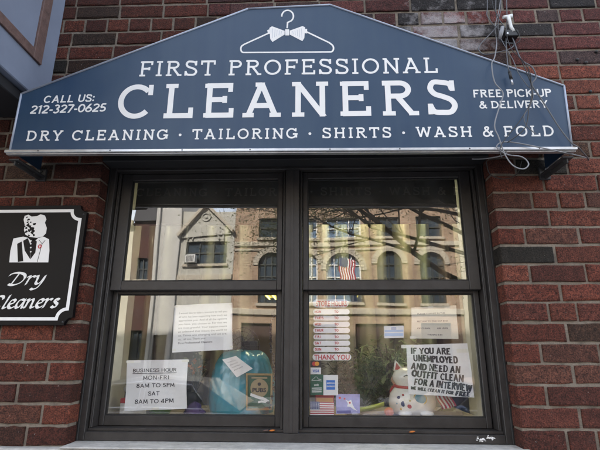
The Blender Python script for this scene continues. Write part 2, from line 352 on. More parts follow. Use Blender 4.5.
# ------------------------------------------------------------------ letter drawing
def glyph(ch, w):
    """strokes and serif strokes of a capital on a unit cap height; w = stroke width"""
    a = w/2; H = 1-a; S = []; Z = []; adv = 1.0
    def hs(x, y, l, r): Z.append([(x-l, a*.85 if y == 0 else 1-a*.85), (x+r, a*.85 if y == 0 else 1-a*.85)])
    if ch == 'A':
        adv = .98; S = [[(.12, 0), (.47, 1)], [(.45, 1), (.84, 0)], [(.2, .33), (.74, .33)]]; hs(.12, 0, .13, .16); hs(.84, 0, .16, .13); Z.append([(.3, 1-a*.8), (.47, 1-a*.8)])
    elif ch == 'B':
        adv = .8; S = [[(.14, 0), (.14, 1)], [(.14, H)]+arc(.4, .76, .24, .24-a, 90, -90)+[(.14, .52)], [(.4, .52)]+arc(.44, .26, .27, .26-a, 90, -90)+[(.14, a)]]
    elif ch == 'C':
        adv = .95; S = [arc(.47, .5, .47-a, .5-a, 42, 318, 30)]; Z = [[(.83, .98), (.83, .68)]]
    elif ch == 'D':
        adv = .98; S = [[(.18, 0), (.18, 1)], [(.06, H), (.42, H)]+arc(.42, .5, .5-a, .5-a, 90, -90, 22)+[(.06, a)]]
    elif ch == 'E':
        adv = .84; S = [[(.18, 0), (.18, 1)], [(.18, H), (.72, H)], [(.18, .52), (.58, .52)], [(.18, a), (.76, a)]]
        Z = [[(.05, a), (.2, a)], [(.05, H), (.2, H)], [(.72, 1), (.72, .74)], [(.76, 0), (.76, .27)], [(.58, .42), (.58, .62)]]
    elif ch == 'F':
        adv = .80; S = [[(.18, 0), (.18, 1)], [(.18, H), (.72, H)], [(.18, .5), (.58, .5)]]; hs(.18, 0, .14, .2)
        Z += [[(.05, H), (.2, H)], [(.72, 1), (.72, .74)], [(.58, .4), (.58, .6)]]
    elif ch == 'G':
        adv = 1.0; S = [arc(.47, .5, .47-a, .5-a, 42, 338, 30), [(.88, .44), (.88, .1)], [(.58, .44), (.88, .44)]]; Z = [[(.83, .98), (.83, .68)], [(.84, .44), (1., .44)]]
    elif ch == 'H':
        adv = 1.02; S = [[(.2, 0), (.2, 1)], [(.82, 0), (.82, 1)], [(.2, .5), (.82, .5)]]
        for x in (.2, .82): hs(x, 0, .15, .15); hs(x, 1, .15, .15)
    elif ch == 'I':
        adv = .42; S = [[(.21, 0), (.21, 1)]]; hs(.21, 0, .17, .17); hs(.21, 1, .17, .17)
    elif ch == 'K':
        adv = .8; S = [[(.14, 0), (.14, 1)], [(.14, .4), (.7, 1)], [(.32, .58), (.74, 0)]]
    elif ch == 'L':
        adv = .80; S = [[(.2, 0), (.2, 1)], [(.05, a), (.74, a)]]; hs(.2, 1, .15, .17); Z.append([(.74, 0), (.74, .3)])
    elif ch == 'M':
        adv = 1.0; S = [[(.1, 0), (.18, 1)], [(.16, 1), (.5, .15)], [(.5, .15), (.84, 1)], [(.82, 1), (.9, 0)]]
    elif ch == 'N':
        adv = 1.0; S = [[(.2, 0), (.2, 1)], [(.16, 1), (.84, .02)], [(.82, 0), (.82, 1)]]; hs(.2, 0, .15, .16); hs(.2, 1, .16, .0); hs(.82, 1, .16, .15)
    elif ch == 'O':
        adv = 1.0; S = [arc(.5, .5, .48-a, .5-a, 0, 360, 36)]
    elif ch == 'P':
        adv = .82; S = [[(.2, 0), (.2, 1)], [(.06, H), (.5, H)]+arc(.5, .74, .26-a*.6, .26-a, 90, -90, 14)+[(.2, .48+a)]]; hs(.2, 0, .15, .2)
    elif ch == 'R':
        adv = .93; S = [[(.2, 0), (.2, 1)], [(.06, H), (.5, H)]+arc(.5, .74, .26-a*.6, .26-a, 90, -90, 14)+[(.2, .48+a)], [(.46, .5), (.8, .02)]]; hs(.2, 0, .15, .17); Z.append([(.7, a*.85), (.95, a*.85)])
    elif ch == 'S':
        adv = .78
        S = [[(p.x, p.y) for p in spline([(.66, .72, 0), (.6, .88, 0), (.4, H, 0), (.2, .93, 0), (.12, .76, 0), (.22, .6, 0), (.42, .52, 0), (.62, .42, 0), (.7, .26, 0), (.6, .09, 0), (.38, a, 0), (.18, .1, 0), (.09, .28, 0)], 5)]]
        Z = [[(.67, .98), (.67, .68)], [(.09, .02), (.09, .32)]]
    elif ch == 'T':
        adv = .88; S = [[(.44, 0), (.44, 1)], [(.06, H), (.82, H)]]; hs(.44, 0, .17, .17); Z += [[(.07, 1), (.07, .72)], [(.81, 1), (.81, .72)]]
    elif ch == 'U':
        adv = .86; S = [[(.13, 1), (.13, .35)]+arc(.43, .32, .3, .32-a, 180, 360, 16)+[(.73, 1)]]
    elif ch == 'V':
        adv = .82; S = [[(.06, 1), (.42, .03)], [(.4, .03), (.76, 1)]]
    elif ch == 'W':
        adv = 1.32; S = [[(.12, 1), (.38, .03)], [(.38, .03), (.66, .95)], [(.66, .95), (.94, .03)], [(.94, .03), (1.2, 1)]]; hs(.12, 1, .12, .16); hs(1.2, 1, .16, .12)
    elif ch == 'Y':
        adv = .92; S = [[(.1, 1), (.46, .45)], [(.82, 1), (.46, .45)], [(.46, .5), (.46, 0)]]; hs(.46, 0, .16, .16); hs(.1, 1, .1, .17); hs(.82, 1, .17, .1)
    elif ch == '&':
        adv = .92; S = [[(p.x, p.y) for p in spline([(.88, .02, 0), (.62, .3, 0), (.32, .66, 0), (.26, .84, 0), (.4, H, 0), (.54, .84, 0), (.44, .64, 0), (.18, .46, 0), (.1, .24, 0), (.24, .07, 0), (.46, .08, 0), (.68, .28, 0), (.78, .5, 0)], 5)]]; Z = [[(.66, .5), (.9, .5)]]
    elif ch == '0': adv = .78; S = [arc(.38, .5, .33-a*.3, .5-a, 0, 360, 28)]
    elif ch == '1': adv = .5; S = [[(.1, .78), (.3, 1-a)], [(.3, 1), (.3, 0)]]
    elif ch == '2': adv = .74; S = [arc(.36, .7, .27, .3-a, 165, -30, 14)+[(.08, a)], [(.05, a), (.68, a)]]
    elif ch == '3': adv = .72; S = [arc(.32, .75, .23, .25-a*.6, 150, -90, 14), arc(.32, .27, .27, .27-a*.6, 90, -150, 16)]
    elif ch == '5': adv = .74; S = [[(.62, H), (.2, H)], [(.22, H), (.14, .55)], [(.14, .55)]+arc(.33, .32, .29, .32-a, 120, -140, 18)]
    elif ch == '6': adv = .76; S = [arc(.37, .31, .29, .31-a, 0, 360, 22), [(.5, 1), (.1, .4)]]
    elif ch == '8': adv = .76; S = [arc(.37, .75, .23-a*.3, .25-a*.7, 0, 360, 20), arc(.37, .27, .29-a*.3, .27-a*.7, 0, 360, 20)]
    elif ch == '4': adv = .76; S = [[(.52, 1), (.08, .3)], [(.06, .26), (.7, .26)], [(.52, 1), (.52, 0)]]
    elif ch == '7': adv = .7; S = [[(.04, H), (.64, H)], [(.63, H), (.22, 0)]]
    elif ch == '-': adv = .45; S = [[(.06, .38), (.39, .38)]]
    elif ch == ':': adv = .3; S = [[(.15, a), (.15, a+w*1.1)], [(.15, .55), (.15, .55+w*1.1)]]
    elif ch == '.': adv = .4; S = [arc(.2, .45, w*.35, w*.35, 0, 360, 10)]
    elif ch == ' ': adv = .40
    return adv, S, Z

def strip(bm, pts, w, fmap, d0, d1, nib=None):
    """stroke of width w along pts (2d); fmap(x, y, depth) -> world; solid between depths d0 (front), d1 (back)"""
    P = []
    for p in pts:
        p = Vector((p[0], p[1]))
        if not P or (p-P[-1]).length > 1e-7: P.append(p)
    N = len(P); L = []
    closed = N > 3 and (P[0]-P[-1]).length < 1e-4
    for i in range(N):
        if nib:
            o = Vector(nib)*w/2
        elif N == 2 and abs((P[1]-P[0]).normalized().y) > .35:
            o = Vector((-(w/2)/abs((P[1]-P[0]).normalized().y), 0))
        else:
            def dr(a, b):
                q = P[b]-P[a]; return q.normalized() if q.length > 1e-9 else Vector((0, 0))
            if closed: d1_, d2_ = dr((i-1) % (N-1), i % (N-1) if i < N-1 else 0), dr(i % (N-1), (i+1) % (N-1))
            else: d1_ = dr(max(i-1, 0), max(i, 1)); d2_ = dr(min(i, N-2), min(i+1, N-1))
            t = d1_+d2_; t = t.normalized() if t.length > 1e-6 else d1_
            o = Vector((-t.y, t.x))*(w/2)/max(.5, t.dot(d1_))
        L.append((P[i]+o, P[i]-o))
    fr = [[bm.verts.new(fmap(q.x, q.y, d0 - i*1e-6)) for q in pr] for i, pr in enumerate(L)]
    bk = [[bm.verts.new(fmap(q.x, q.y, d1)) for q in pr] for pr in L]
    fs = []
    for i in range(N-1):
        fs.append(bm.faces.new((fr[i][0], fr[i+1][0], fr[i+1][1], fr[i][1])))
        fs.append(bm.faces.new((bk[i][0], bk[i][1], bk[i+1][1], bk[i+1][0])))
        fs.append(bm.faces.new((fr[i][0], bk[i][0], bk[i+1][0], fr[i+1][0])))
        fs.append(bm.faces.new((fr[i][1], fr[i+1][1], bk[i+1][1], bk[i][1])))
    if not closed:
        fs.append(bm.faces.new((fr[0][0], fr[0][1], bk[0][1], bk[0][0]))); fs.append(bm.faces.new((fr[-1][0], bk[-1][0], bk[-1][1], fr[-1][1])))
    bmesh.ops.recalc_face_normals(bm, faces=fs)

def letters(bm, text, p0, p1, cap, w, slab, fmap, d0, d1, slant=0, jit=0, rnd=None, fill=1.0):
    """text set on the base line p0-p1 (fmap's 2d space), cap height cap, letterspaced to fit"""
    p0, p1 = Vector(p0), Vector(p1); L = (p1-p0).length; e = (p1-p0)/L; f = Vector((-e.y, e.x))
    G = [glyph(c, w) for c in text]; tot = sum(g[0] for g in G)*cap
    gap = (L-tot)/max(1, len(text)-1); sx = 1.0
    if gap < 0: sx = L/tot*.98; gap = (L-tot*sx)/max(1, len(text)-1)
    x = 0; k = 0
    for (adv, S, Z) in G:
        jx, jy, js = (rnd.uniform(-jit, jit), rnd.uniform(-jit, jit), 1+rnd.uniform(-jit, jit)) if rnd else (0, 0, 1)
        for q in list(S) + (list(Z) if slab else []):
            pts = []
            for (u, v) in q:
                if rnd: u += rnd.uniform(-jit, jit)*.5; v += rnd.uniform(-jit, jit)*.5
                r_ = p0 + e*(x+((u+jx)*sx+slant*v)*cap) + f*((v*js+jy)*cap)
                pts.append((r_.x, r_.y))
            ww = w*cap*(.86 if q in Z else 1)*(1+(rnd.uniform(-.25, .25) if rnd else 0))
            strip(bm, pts, ww, fmap, d0-k*4e-6, d1); k = (k+1) % 24
        x += adv*cap*sx+gap

def font_mesh(text, bold=0.0):
    cu = bpy.data.curves.new('print', 'FONT'); cu.body = text; cu.size = 1; cu.offset = bold; cu.resolution_u = 3
    o = bpy.data.objects.new('print', cu); COL.objects.link(o)
    me = bpy.data.meshes.new_from_object(o.evaluated_get(bpy.context.evaluated_depsgraph_get()))
    V = [v.co.copy() for v in me.vertices]; Fc = [tuple(p.vertices) for p in me.polygons]
    bpy.data.objects.remove(o); bpy.data.curves.remove(cu); bpy.data.meshes.remove(me)
    return V, Fc
def put_print(bm, text, x0, x1, y, h, fmap, depth, bold=0.0, align='fit'):
    """print text between x0 and x1 with cap height h, base line y, in fmap's 2d space"""
    V, Fc = font_mesh(text, bold)
    if not V: return
    mn, mxx = min(v.x for v in V), max(v.x for v in V); s = h/.729
    sx = (x1-x0)/(mxx-mn)
    if align != 'fit':
        sx = min(sx, s); 
        if align == 'c': x0 = (x0+x1)/2-(mxx-mn)*sx/2
    vs = [bm.verts.new(fmap(x0+(v.x-mn)*sx, y+v.y*s, depth)) for v in V]
    fs = []
    for f in Fc:
        try: fs.append(bm.faces.new([vs[i] for i in f]))
        except ValueError: pass
    for f in fs:
        f.normal_update()
        if f.normal.y > 0: f.normal_flip()

# ================================================================== THE STREET (behind the photographer)
GZ, RZ, YG = -.25, -.40, .09             # pavement level, road level, glass plane
YO = -17.5                               # facades across the street
b = MB(); b.box(-60, 60, -14.0, -4.6, RZ-.3, RZ); tag(b.build('road', 'asphalt'), kind='structure')
b = MB(); b.box(-60, 60, -4.45, .0, GZ-.4, GZ)
for i in range(-20, 21): pass
tag(b.build('pavement', 'pave'), kind='structure')
b = MB(); b.box(-60, 60, YO, -14.15, GZ-.4, GZ); tag(b.build('far_pavement', 'pave'), kind='structure')
b = MB(); b.box(-60, 60, -4.6, -4.45, RZ-.3, GZ+.003, .01); tag(b.build('kerb', 'kerb'), kind='structure')
b = MB(); b.box(-60, 60, -14.15, -14.0, RZ-.3, GZ+.003, .01); tag(b.build('far_kerb', 'kerb'), kind='structure')
b = MB(); b.box(-150, 150, -150, 150, RZ-.5, RZ-.32); tag(b.build('ground', 'asphalt'), kind='structure')
b = MB(); b.box(-60, 60, -11.65, -11.53, RZ, RZ+.004); tag(b.build('parking_line', 'paintline'), kind='structure')

def facade(parent, x0, x1, z0, z1, holes, m, depth=8, name='wall'):
    xs = sorted({x0, x1, *[h[0] for h in holes], *[h[1] for h in holes]}); zs = sorted({z0, z1, *[h[2] for h in holes], *[h[3] for h in holes]})
    b = MB()
    for i in range(len(xs)-1):
        for j in range(len(zs)-1):
            cx, cz = (xs[i]+xs[i+1])/2, (zs[j]+zs[j+1])/2
            if any(h[0] < cx < h[1] and h[2] < cz < h[3] for h in holes): continue
            b.quad((xs[i], YO, zs[j]), (xs[i], YO, zs[j+1]), (xs[i+1], YO, zs[j+1]), (xs[i+1], YO, zs[j]))
    d = YO-.22
    for (a, c, e, f) in holes:
        b.quad((a, YO, e), (a, YO, f), (a, d, f), (a, d, e)); b.quad((c, YO, e), (c, d, e), (c, d, f), (c, YO, f))
        b.quad((a, YO, f), (c, YO, f), (c, d, f), (a, d, f)); b.quad((a, YO, e), (a, d, e), (c, d, e), (c, YO, e))
    yb = YO-depth
    b.quad((x0, YO, z0), (x0, yb, z0), (x0, yb, z1), (x0, YO, z1)); b.quad((x1, YO, z0), (x1, YO, z1), (x1, yb, z1), (x1, yb, z0))
    b.quad((x0, YO, z1), (x0, yb, z1), (x1, yb, z1), (x1, YO, z1)); b.quad((x0, yb, z0), (x1, yb, z0), (x1, yb, z1), (x0, yb, z1))
    return b.build(name, m, parent)
def far_window(parent, x0, x1, z0, z1, fm, nx=2, nz=2, t=.06, pm='farglass', blind=None):
    y = YO-.13; b = MB()
    b.box(x0, x0+t, y-.05, y+.05, z0, z1); b.box(x1-t, x1, y-.05, y+.05, z0, z1)
    b.box(x0+t, x1-t, y-.05, y+.05, z0, z0+t); b.box(x0+t, x1-t, y-.05, y+.05, z1-t, z1)
    for i in range(1, nx): xx = x0+(x1-x0)*i/nx; b.box(xx-t*.4, xx+t*.4, y-.04, y+.04, z0+t, z1-t)
    for i in range(1, nz): zz = z0+(z1-z0)*i/nz; b.box(x0+t, x1-t, y-.035, y+.035, zz-t*.4, zz+t*.4)
    f = b.build('window', fm, parent)
    b = MB(); b.box(x0+.01, x1-.01, y-.04, y-.02, z0+.01, z1-.01); b.build('pane', pm, f)
    b = MB(); b.box(x0-.08, x1+.08, YO, YO+.1, z0-.12, z0-.004, .01); b.build('sill', 'farstone', f)
    return f
def arch_window(parent, cx, hw, z0, zs, fm, stone, pm='farglass'):
    """round-headed window: the spandrel corners are filled with wall, a ring of voussoirs round the arch"""
    top = zs+hw; far_window(parent, cx-hw, cx+hw, z0, top, fm, 4, 4, .06, pm)
    b = MB()
    for sgn in (-1, 1):
        A = [(cx+sgn*hw*math.cos(R(t)), zs+hw*math.sin(R(t))) for t in range(0, 91, 9)]
        b.prism([(cx+sgn*hw, top)]+A[::1] if sgn > 0 else [(cx+sgn*hw, top)]+A, YO-.004, YO-.2)
    b.build('spandrel', stone[0], parent)
    b = MB(); n = 20
    for i in range(n):
        a0, a1 = R(180*i/n+.4), R(180*(i+1)/n-.4)
        b.prism([(cx+(hw)*math.cos(a0), zs+hw*math.sin(a0)), (cx+(hw+.24)*math.cos(a0), zs+(hw+.24)*math.sin(a0)), (cx+(hw+.24)*math.cos(a1), zs+(hw+.24)*math.sin(a1)), (cx+hw*math.cos(a1), zs+hw*math.sin(a1))], YO+.05, YO-.003)
    b.build('arch_ring', stone[1], parent)

MT['farstone'] = mat('pale_trim_stone', (.46, .41, .33), .85, var=.15, vscale=3)
MT['stucco'] = mat('grey_stucco', (.46, .45, .40), .9, bump=.3, bscale=30, var=.12, vscale=1.5)
MT['creamwall'] = mat('cream_facade', (.55, .51, .41), .9, bump=.3, bscale=30, var=.12, vscale=1.2)
MT['whitewall'] = mat('white_facade', (.52, .51, .48), .9, bump=.3, bscale=30, var=.1, vscale=1.2)
MT['tanbrick'] = facade_brick('tan_brick', (.40, .27, .18), (.30, .19, .125), (.38, .33, .26))
MT['darkbrick'] = facade_brick('dark_red_brick', (.10, .035, .028), (.075, .028, .022), (.09, .07, .06))
MT['plainbrick'] = facade_brick('plain_red_brick', (.16, .06, .05), (.10, .045, .04), (.28, .25, .22))
MT['whiteframe'] = mat('white_sash', (.72, .72, .70), .5)
MT['darkframe'] = mat('dark_sash', (.05, .055, .05), .5)
MT['door'] = mat('dark_door', (.06, .03, .028), .5)
MT['skyglass'] = mat('sky_painted_glass', (.16, .24, .36), .04, spec=1)  # sky reflection painted into the glass colour
MT['slate'] = mat('dark_slate', (.05, .05, .055), .8, var=.3)

def house(label, x0, x1): return thing('far_house', ((x0+x1)/2, YO, GZ), label, 'house', 'houses across the street')
# cream house with white sashes
h = house('cream house across the street with white sash windows', -14.5, -8.25)
W = [(-13.6, -12.6, 5.2, 6.5), (-11.4, -10.4, 5.2, 6.5), (-9.35, -8.55, 5.15, 6.35), (-13.6, -12.6, 2.2, 3.9), (-11.4, -10.4, 2.2, 3.9), (-9.35, -8.55, 2.2, 3.9)]
facade(h, -14.5, -8.25, GZ, 7.2, W, 'creamwall')
for q in W: far_window(h, *q, 'whiteframe', 2, 4)
b = MB(); b.box(-14.6, -8.26, YO, YO+.25, 7.0, 7.3, .03); b.build('cornice', 'farstone', h)
# dark brick
h = house('narrow dark red brick house under a slate roof', -8.24, -7.26)
W = [(-8.0, -7.5, 4.6, 5.6), (-8.0, -7.5, 1.2, 2.4)]
facade(h, -8.24, -7.26, GZ, 7.25, W, 'darkbrick')
for q in W: far_window(h, *q, 'darkframe')
b = MB(); b.prismx([(YO+.15, 7.26), (YO-.1, 8.4), (YO-7.9, 8.4), (YO-7.9, 7.26)], -8.24, -7.26); b.build('roof', 'slate', h)
# white pier house
h = house('tall narrow white plastered house between brick and gable', -7.25, -6.14)
W = [(-7.0, -6.4, .0, 2.2)]
facade(h, -7.25, -6.14, GZ, 9.2, W, 'whitewall')
b = MB(); b.box(-7.0, -6.4, YO-.2, YO-.12, GZ, 2.2); b.build('door', 'door', h)
b = MB(); b.box(-7.25, -7.1, YO+.001, YO+.12, GZ, 9.1, .01); b.box(-6.3, -6.15, YO+.001, YO+.12, GZ, 9.1, .01); b.build('pilaster', 'whitewall', h)
# gabled carriage house
h = house('gabled grey stucco house with round medallion and triple window', -6.13, -3.62)
W = [(-5.85, -3.95, 5.3, 6.3), (-4.75, -3.9, GZ, 2.1)]
facade(h, -6.13, -3.62, GZ, 7.75, W, 'stucco')
far_window(h, -5.85, -3.95, 5.3, 6.3, 'darkframe', 3, 2)
b = MB(); b.box(-4.74, -3.91, YO-.2, YO-.13, GZ, 2.09, .01); b.build('door', 'door', h)
PK = (-4.98, 8.02)
b = MB(); b.prism([(-6.12, 6.55), PK, (-3.78, 6.72), (-3.78, 6.62), (-6.12, 6.45)], YO+.08, YO+.002); b.build('gable', 'stucco', h)
b = MB()
for p, q in (((-6.2, 6.5), PK), (PK, (-3.7, 6.66))):
    p, q = Vector((p[0], 0, p[1])), Vector((q[0], 0, q[1])); d = (q-p).normalized(); nn = Vector((-d.z, 0, d.x))
    b.obox(((p+q)/2)+Vector((0, YO+.14, 0))+nn*.06, d, Vector((0, 1, 0)), nn, ((q-p).length/2, .13, .07), .01)
b.build('rake_moulding', 'browntrim2', h) if 'browntrim2' in MT else b.build('rake_moulding', 'farstone', h)
b = MB(); b.tube([(-4.98+.2*math.cos(R(t)), YO+.1, 7.45+.2*math.sin(R(t))) for t in range(0, 360, 20)], .035, 6, True); b.ball((-4.98, YO+.09, 7.45), .09, .05, .09, 10); b.build('medallion', 'stucco', h)
b = MB()
for rr in (.62, .85): b.tube([(-4.95+rr*math.cos(R(t)), YO+.03, 6.36+rr*.75*math.sin(R(t))) for t in range(0, 181, 10)], .04, 6)
b.build('arch_moulding', 'stucco', h)
b = MB(); b.box(-5.75, -5.3, YO-.1, YO+.3, 5.34, 5.68, .015); ac = b.build('air_conditioner', 'whiteframe', h)
b = MB()
for i in range(6): b.box(-5.7+i*.06, -5.67+i*.06, YO+.301, YO+.312, 5.38, 5.64)
b.build('grille', 'slate', ac)
b = MB(); b.box(-6.12, -3.63, YO+.002, YO+.1, 4.55, 4.8, .02); b.build('string_course', 'farstone', h)
# long brick house with arches
h = house('long tan brick house with arched windows and stone bands', -3.61, 6.3)
cols = [(-2.5, -1.32, 'darkframe', 'farglass'), (-.95, .08, 'whiteframe', 'skyglass'), (.45, 2.04, 'whiteframe', 'skyglass'), (2.72, 3.75, 'darkframe', 'farglass'), (4.5, 5.6, 'darkframe', 'farglass')]
holes = []
for (a, c, fm, pm) in cols:
    hw = (c-a)/2; holes += [(a, c, 6.45, 7.38), (a, c, 3.55, 5.78)]
    if a > -.5 and a < 3: pass
doors = [(-3.2, -1.9, GZ, 2.7), (-.9, .9, GZ, 2.7), (1.7, 3.7, GZ, 2.7), (4.4, 5.7, GZ, 2.7)]
facade(h, -3.61, 6.3, GZ, 8.75, holes+doors, 'tanbrick')
for (a, c, fm, pm) in cols:
    hw = (c-a)/2
    far_window(h, a, c, 6.45, 7.38, fm, 3 if hw > .6 else 2, 2, .06, pm)
    arch_window(h, (a+c)/2, hw, 3.55, 5.78-hw, fm, ('tanbrick', 'farstone'), pm)
for d in doors:
    b = MB(); b.box(d[0]+.01, d[1]-.01, YO-.2, YO-.13, GZ, d[3]-.01); o = b.build('door', 'door', h)
    b = MB()
    for i in range(1, 5): b.box(d[0]+.02, d[1]-.02, YO-.13, YO-.115, GZ+i*.55, GZ+i*.55+.03)
    b.build('rail', 'browntrim', o)
b = MB(); b.box(-3.6, 6.3, YO+.002, YO+.09, 6.05, 6.25, .02); b.box(-3.6, 6.3, YO+.002, YO+.06, 5.85, 5.93, .01); b.box(-3.6, 6.3, YO+.002, YO+.1, 3.05, 3.3, .02); b.build('stone_band', 'farstone', h)
b = MB(); b.box(-3.65, 6.3, YO+.002, YO+.45, 8.3, 8.75, .05)
for i in range(33): b.box(-3.5+i*.3, -3.38+i*.3, YO+.001, YO+.3, 8.08, 8.299)
b.build('cornice', 'farstone', h)
fl = thing('hanging_flag', (1.1, YO, 5.0), 'flag of stripes and blue corner slung from the arched house front', 'flag')
h = house('beige plaster house at the right end of the far row', 6.32, 14)
W = [(x, x+1, z, z+1.5) for x in (7, 9.2, 11.4) for z in (1.4, 4.3, 6.8)]
facade(h, 6.32, 14, GZ, 9.6, W, 'creamwall')
for q in W: far_window(h, *q, 'whiteframe', 2, 2)
b = MB(); b.box(6.32, 14.1, YO, YO+.4, 9.3, 9.65, .05); b.build('cornice', 'farstone', h)
for (x0, x1, z1, mm, lb) in ((-26, -14.6, 11, 'tanbrick', 'broad tan brick house far along the left of the street'), (14.1, 27, 12, 'darkbrick', 'broad dark brick house far along the right of the street')):
    h = house(lb, x0, x1)
    W = [(x0+1.2+i*2.3, x0+2.3+i*2.3, z, z+1.6) for i in range(4) for z in (1.2, 4.2, 7.2)]
    facade(h, x0, x1, GZ, z1, W, mm)
    for q in W: far_window(h, *q, 'whiteframe', 2, 2)
# the flag on the far house
def flag_rows(bm_w, bm_r, bm_b, fmap, nst=13, d=.0):
    for i in range(nst):
        z0, z1 = i/nst, (i+1)/nst
        tgt = bm_r if (i % 2 == 0) else bm_w
        x0 = 0 if i < nst-7 else .4
        N = 10
        for k in range(N):
            xa, xb = x0+(1-x0)*k/N, x0+(1-x0)*(k+1)/N
            tgt.b.faces.new([tgt.b.verts.new(fmap(*q, d)) for q in ((xa, z0), (xa, z1), (xb, z1), (xb, z0))][::-1])
    for k in range(4):
        xa, xb = .4*k/4, .4*(k+1)/4; z0 = (nst-7)/nst
        bm_b.b.faces.new([bm_b.b.verts.new(fmap(*q, d)) for q in ((xa, z0), (xa, 1), (xb, 1), (xb, z0))][::-1])
MT['flagred'] = mat('flag_red', (.42, .035, .045), .7); MT['flagblue'] = mat('flag_blue', (.03, .045, .16), .7)
pole = MB(); pole.tube([(1.0, YO, 4.9), (1.02, YO+1.0, 5.45)], .02, 8); pole.build('pole', 'steel', fl)
bw, br_, bb = MB(), MB(), MB()
fm_ = lambda u, v, d: (1.02+.75*(1-v)*.9+.03*math.sin(u*9), YO+.95-.02*math.sin(v*12), 5.38-u*.95-.12*(1-v))
flag_rows(bw, br_, bb, fm_)
bw.build('white_stripes', 'white', fl); br_.build('red_stripes', 'flagred', fl); bb.build('canton', 'flagblue', fl)

# ------------------------------------------------------------------ trees, shrubs
def leaves(b, pts, size, spread, per, rnd):
    for p in pts:
        for _ in range(per):
            c = Vector(p)+Vector((rnd.gauss(0, spread), rnd.gauss(0, spread), rnd.gauss(0, spread)))
            u = Vector((rnd.gauss(0, 1), rnd.gauss(0, 1), rnd.gauss(0, 1))).normalized(); v = u.orthogonal().normalized()
            s = size*rnd.uniform(.6, 1.4)
            b.b.faces.new([b.b.verts.new(c+u*s), b.b.verts.new(c+v*s*.45), b.b.verts.new(c-u*s), b.b.verts.new(c-v*s*.45)])
def grow(b, p, d, L, r, lev, tips, rnd):
    pts = [p.copy()]; rs = [r]; q = p.copy(); dd = d.copy(); n = 5
    for i in range(n):
        dd = (dd+Vector((rnd.gauss(0, .16), rnd.gauss(0, .16), rnd.gauss(.02, .12)))).normalized()
        q = q+dd*L/n; pts.append(q.copy()); rs.append(r*(1-.5*(i+1)/n))
    b.tube(pts, rs, 7 if lev < 2 else 4)
    if lev >= 2: tips += pts[2:]
    if lev < 4:
        for i in range(2, n+1):
            for _ in range(1 if lev > 2 else rnd.choice((1, 2))):
                ax = Vector((rnd.gauss(0, 1), rnd.gauss(0, 1), rnd.gauss(0, .7))).normalized()
                grow(b, pts[i], (dd*.75+ax*.8).normalized(), L*rnd.uniform(.5, .72), rs[i]*.6, lev+1, tips, rnd)
def street_tree(x, y, limbs, label, seed):
    rnd = random.Random(seed); t = thing('street_tree', (x, y, GZ), label, 'tree', 'street trees')
    b = MB(); tips = []
    b.tube([(x, y, GZ), (x+.01, y, GZ+.3), (x-.02, y+.02, 1.2), (x, y, 2.4), (x+.05, y-.05, 4.0), (x+.1, y, 6)], [.17, .13, .115, .105, .085, .04], 10)
    for (z, d, L, r) in limbs: grow(b, Vector((x, y, z)), Vector(d).normalized(), L, r, 1, tips, rnd)
    b.build('trunk', 'bark', t)
    b = MB(); leaves(b, tips, .016, .18, 7, rnd); b.build('crown', 'leaf', t)
street_tree(2.12, -3.95, [(2.3, (-1, -.05, .55), 2.4, .042), (2.6, (.5, .3, .9), 1.6, .045), (2.75, (-1, -.15, .32), 2.4, .028), (3.3, (-1, .15, .18), 2.2, .026), (3.0, (-.9, -.2, .5), 1.9, .03), (3.5, (.2, -.6, .8), 1.5, .04), (4.3, (-.5, .3, .9), 1.6, .04)], 'street tree with bare spreading limbs at the near kerb', 4)
street_tree(9.2, -14.8, [(2.6, (-1, .1, .8), 2.2, .06), (3.0, (.6, .3, .9), 2, .06), (3.8, (-.3, -.4, 1), 2, .05)], 'street tree by the beige house across the road', 9)
def shrub(x, y, z0, rx, rz, label, lm, seed, n=420):
    rnd = random.Random(seed); t = thing('shrub', (x, y, z0), label, 'shrub')
    b = MB()
    for i in range(9):
        a = rnd.uniform(0, 6.28); b.tube([(x, y, z0), (x+rx*.4*math.cos(a), y+rx*.4*math.sin(a), z0+rz), (x+rx*.7*math.cos(a), y+rx*.7*math.sin(a), z0+rz*1.6)], [.02, .012, .005], 5)
    b.build('stem', 'bark', t)
    pts = []
    for i in range(n):
        u = Vector((rnd.gauss(0, 1), rnd.gauss(0, 1), rnd.gauss(0, 1))).normalized()*rnd.uniform(.45, 1)**.5
        bump = 1+.25*noise.noise(u*2.3+Vector((seed, 0, 0)))
        pts.append((x+u.x*rx*bump, y+u.y*rx*bump, z0+rz+u.z*rz*bump))
    b = MB(); leaves(b, pts, .07, .05, 4, rnd); b.build('foliage', lm, t)
shrub(3.35, -14.7, GZ, .75, 1.0, 'pale green bush in sunlight on the far pavement', 'paleleaf', 3)
shrub(1.95, -14.8, GZ, .6, .9, 'dark green bush beside the pale one on the far pavement', 'leaf', 5)

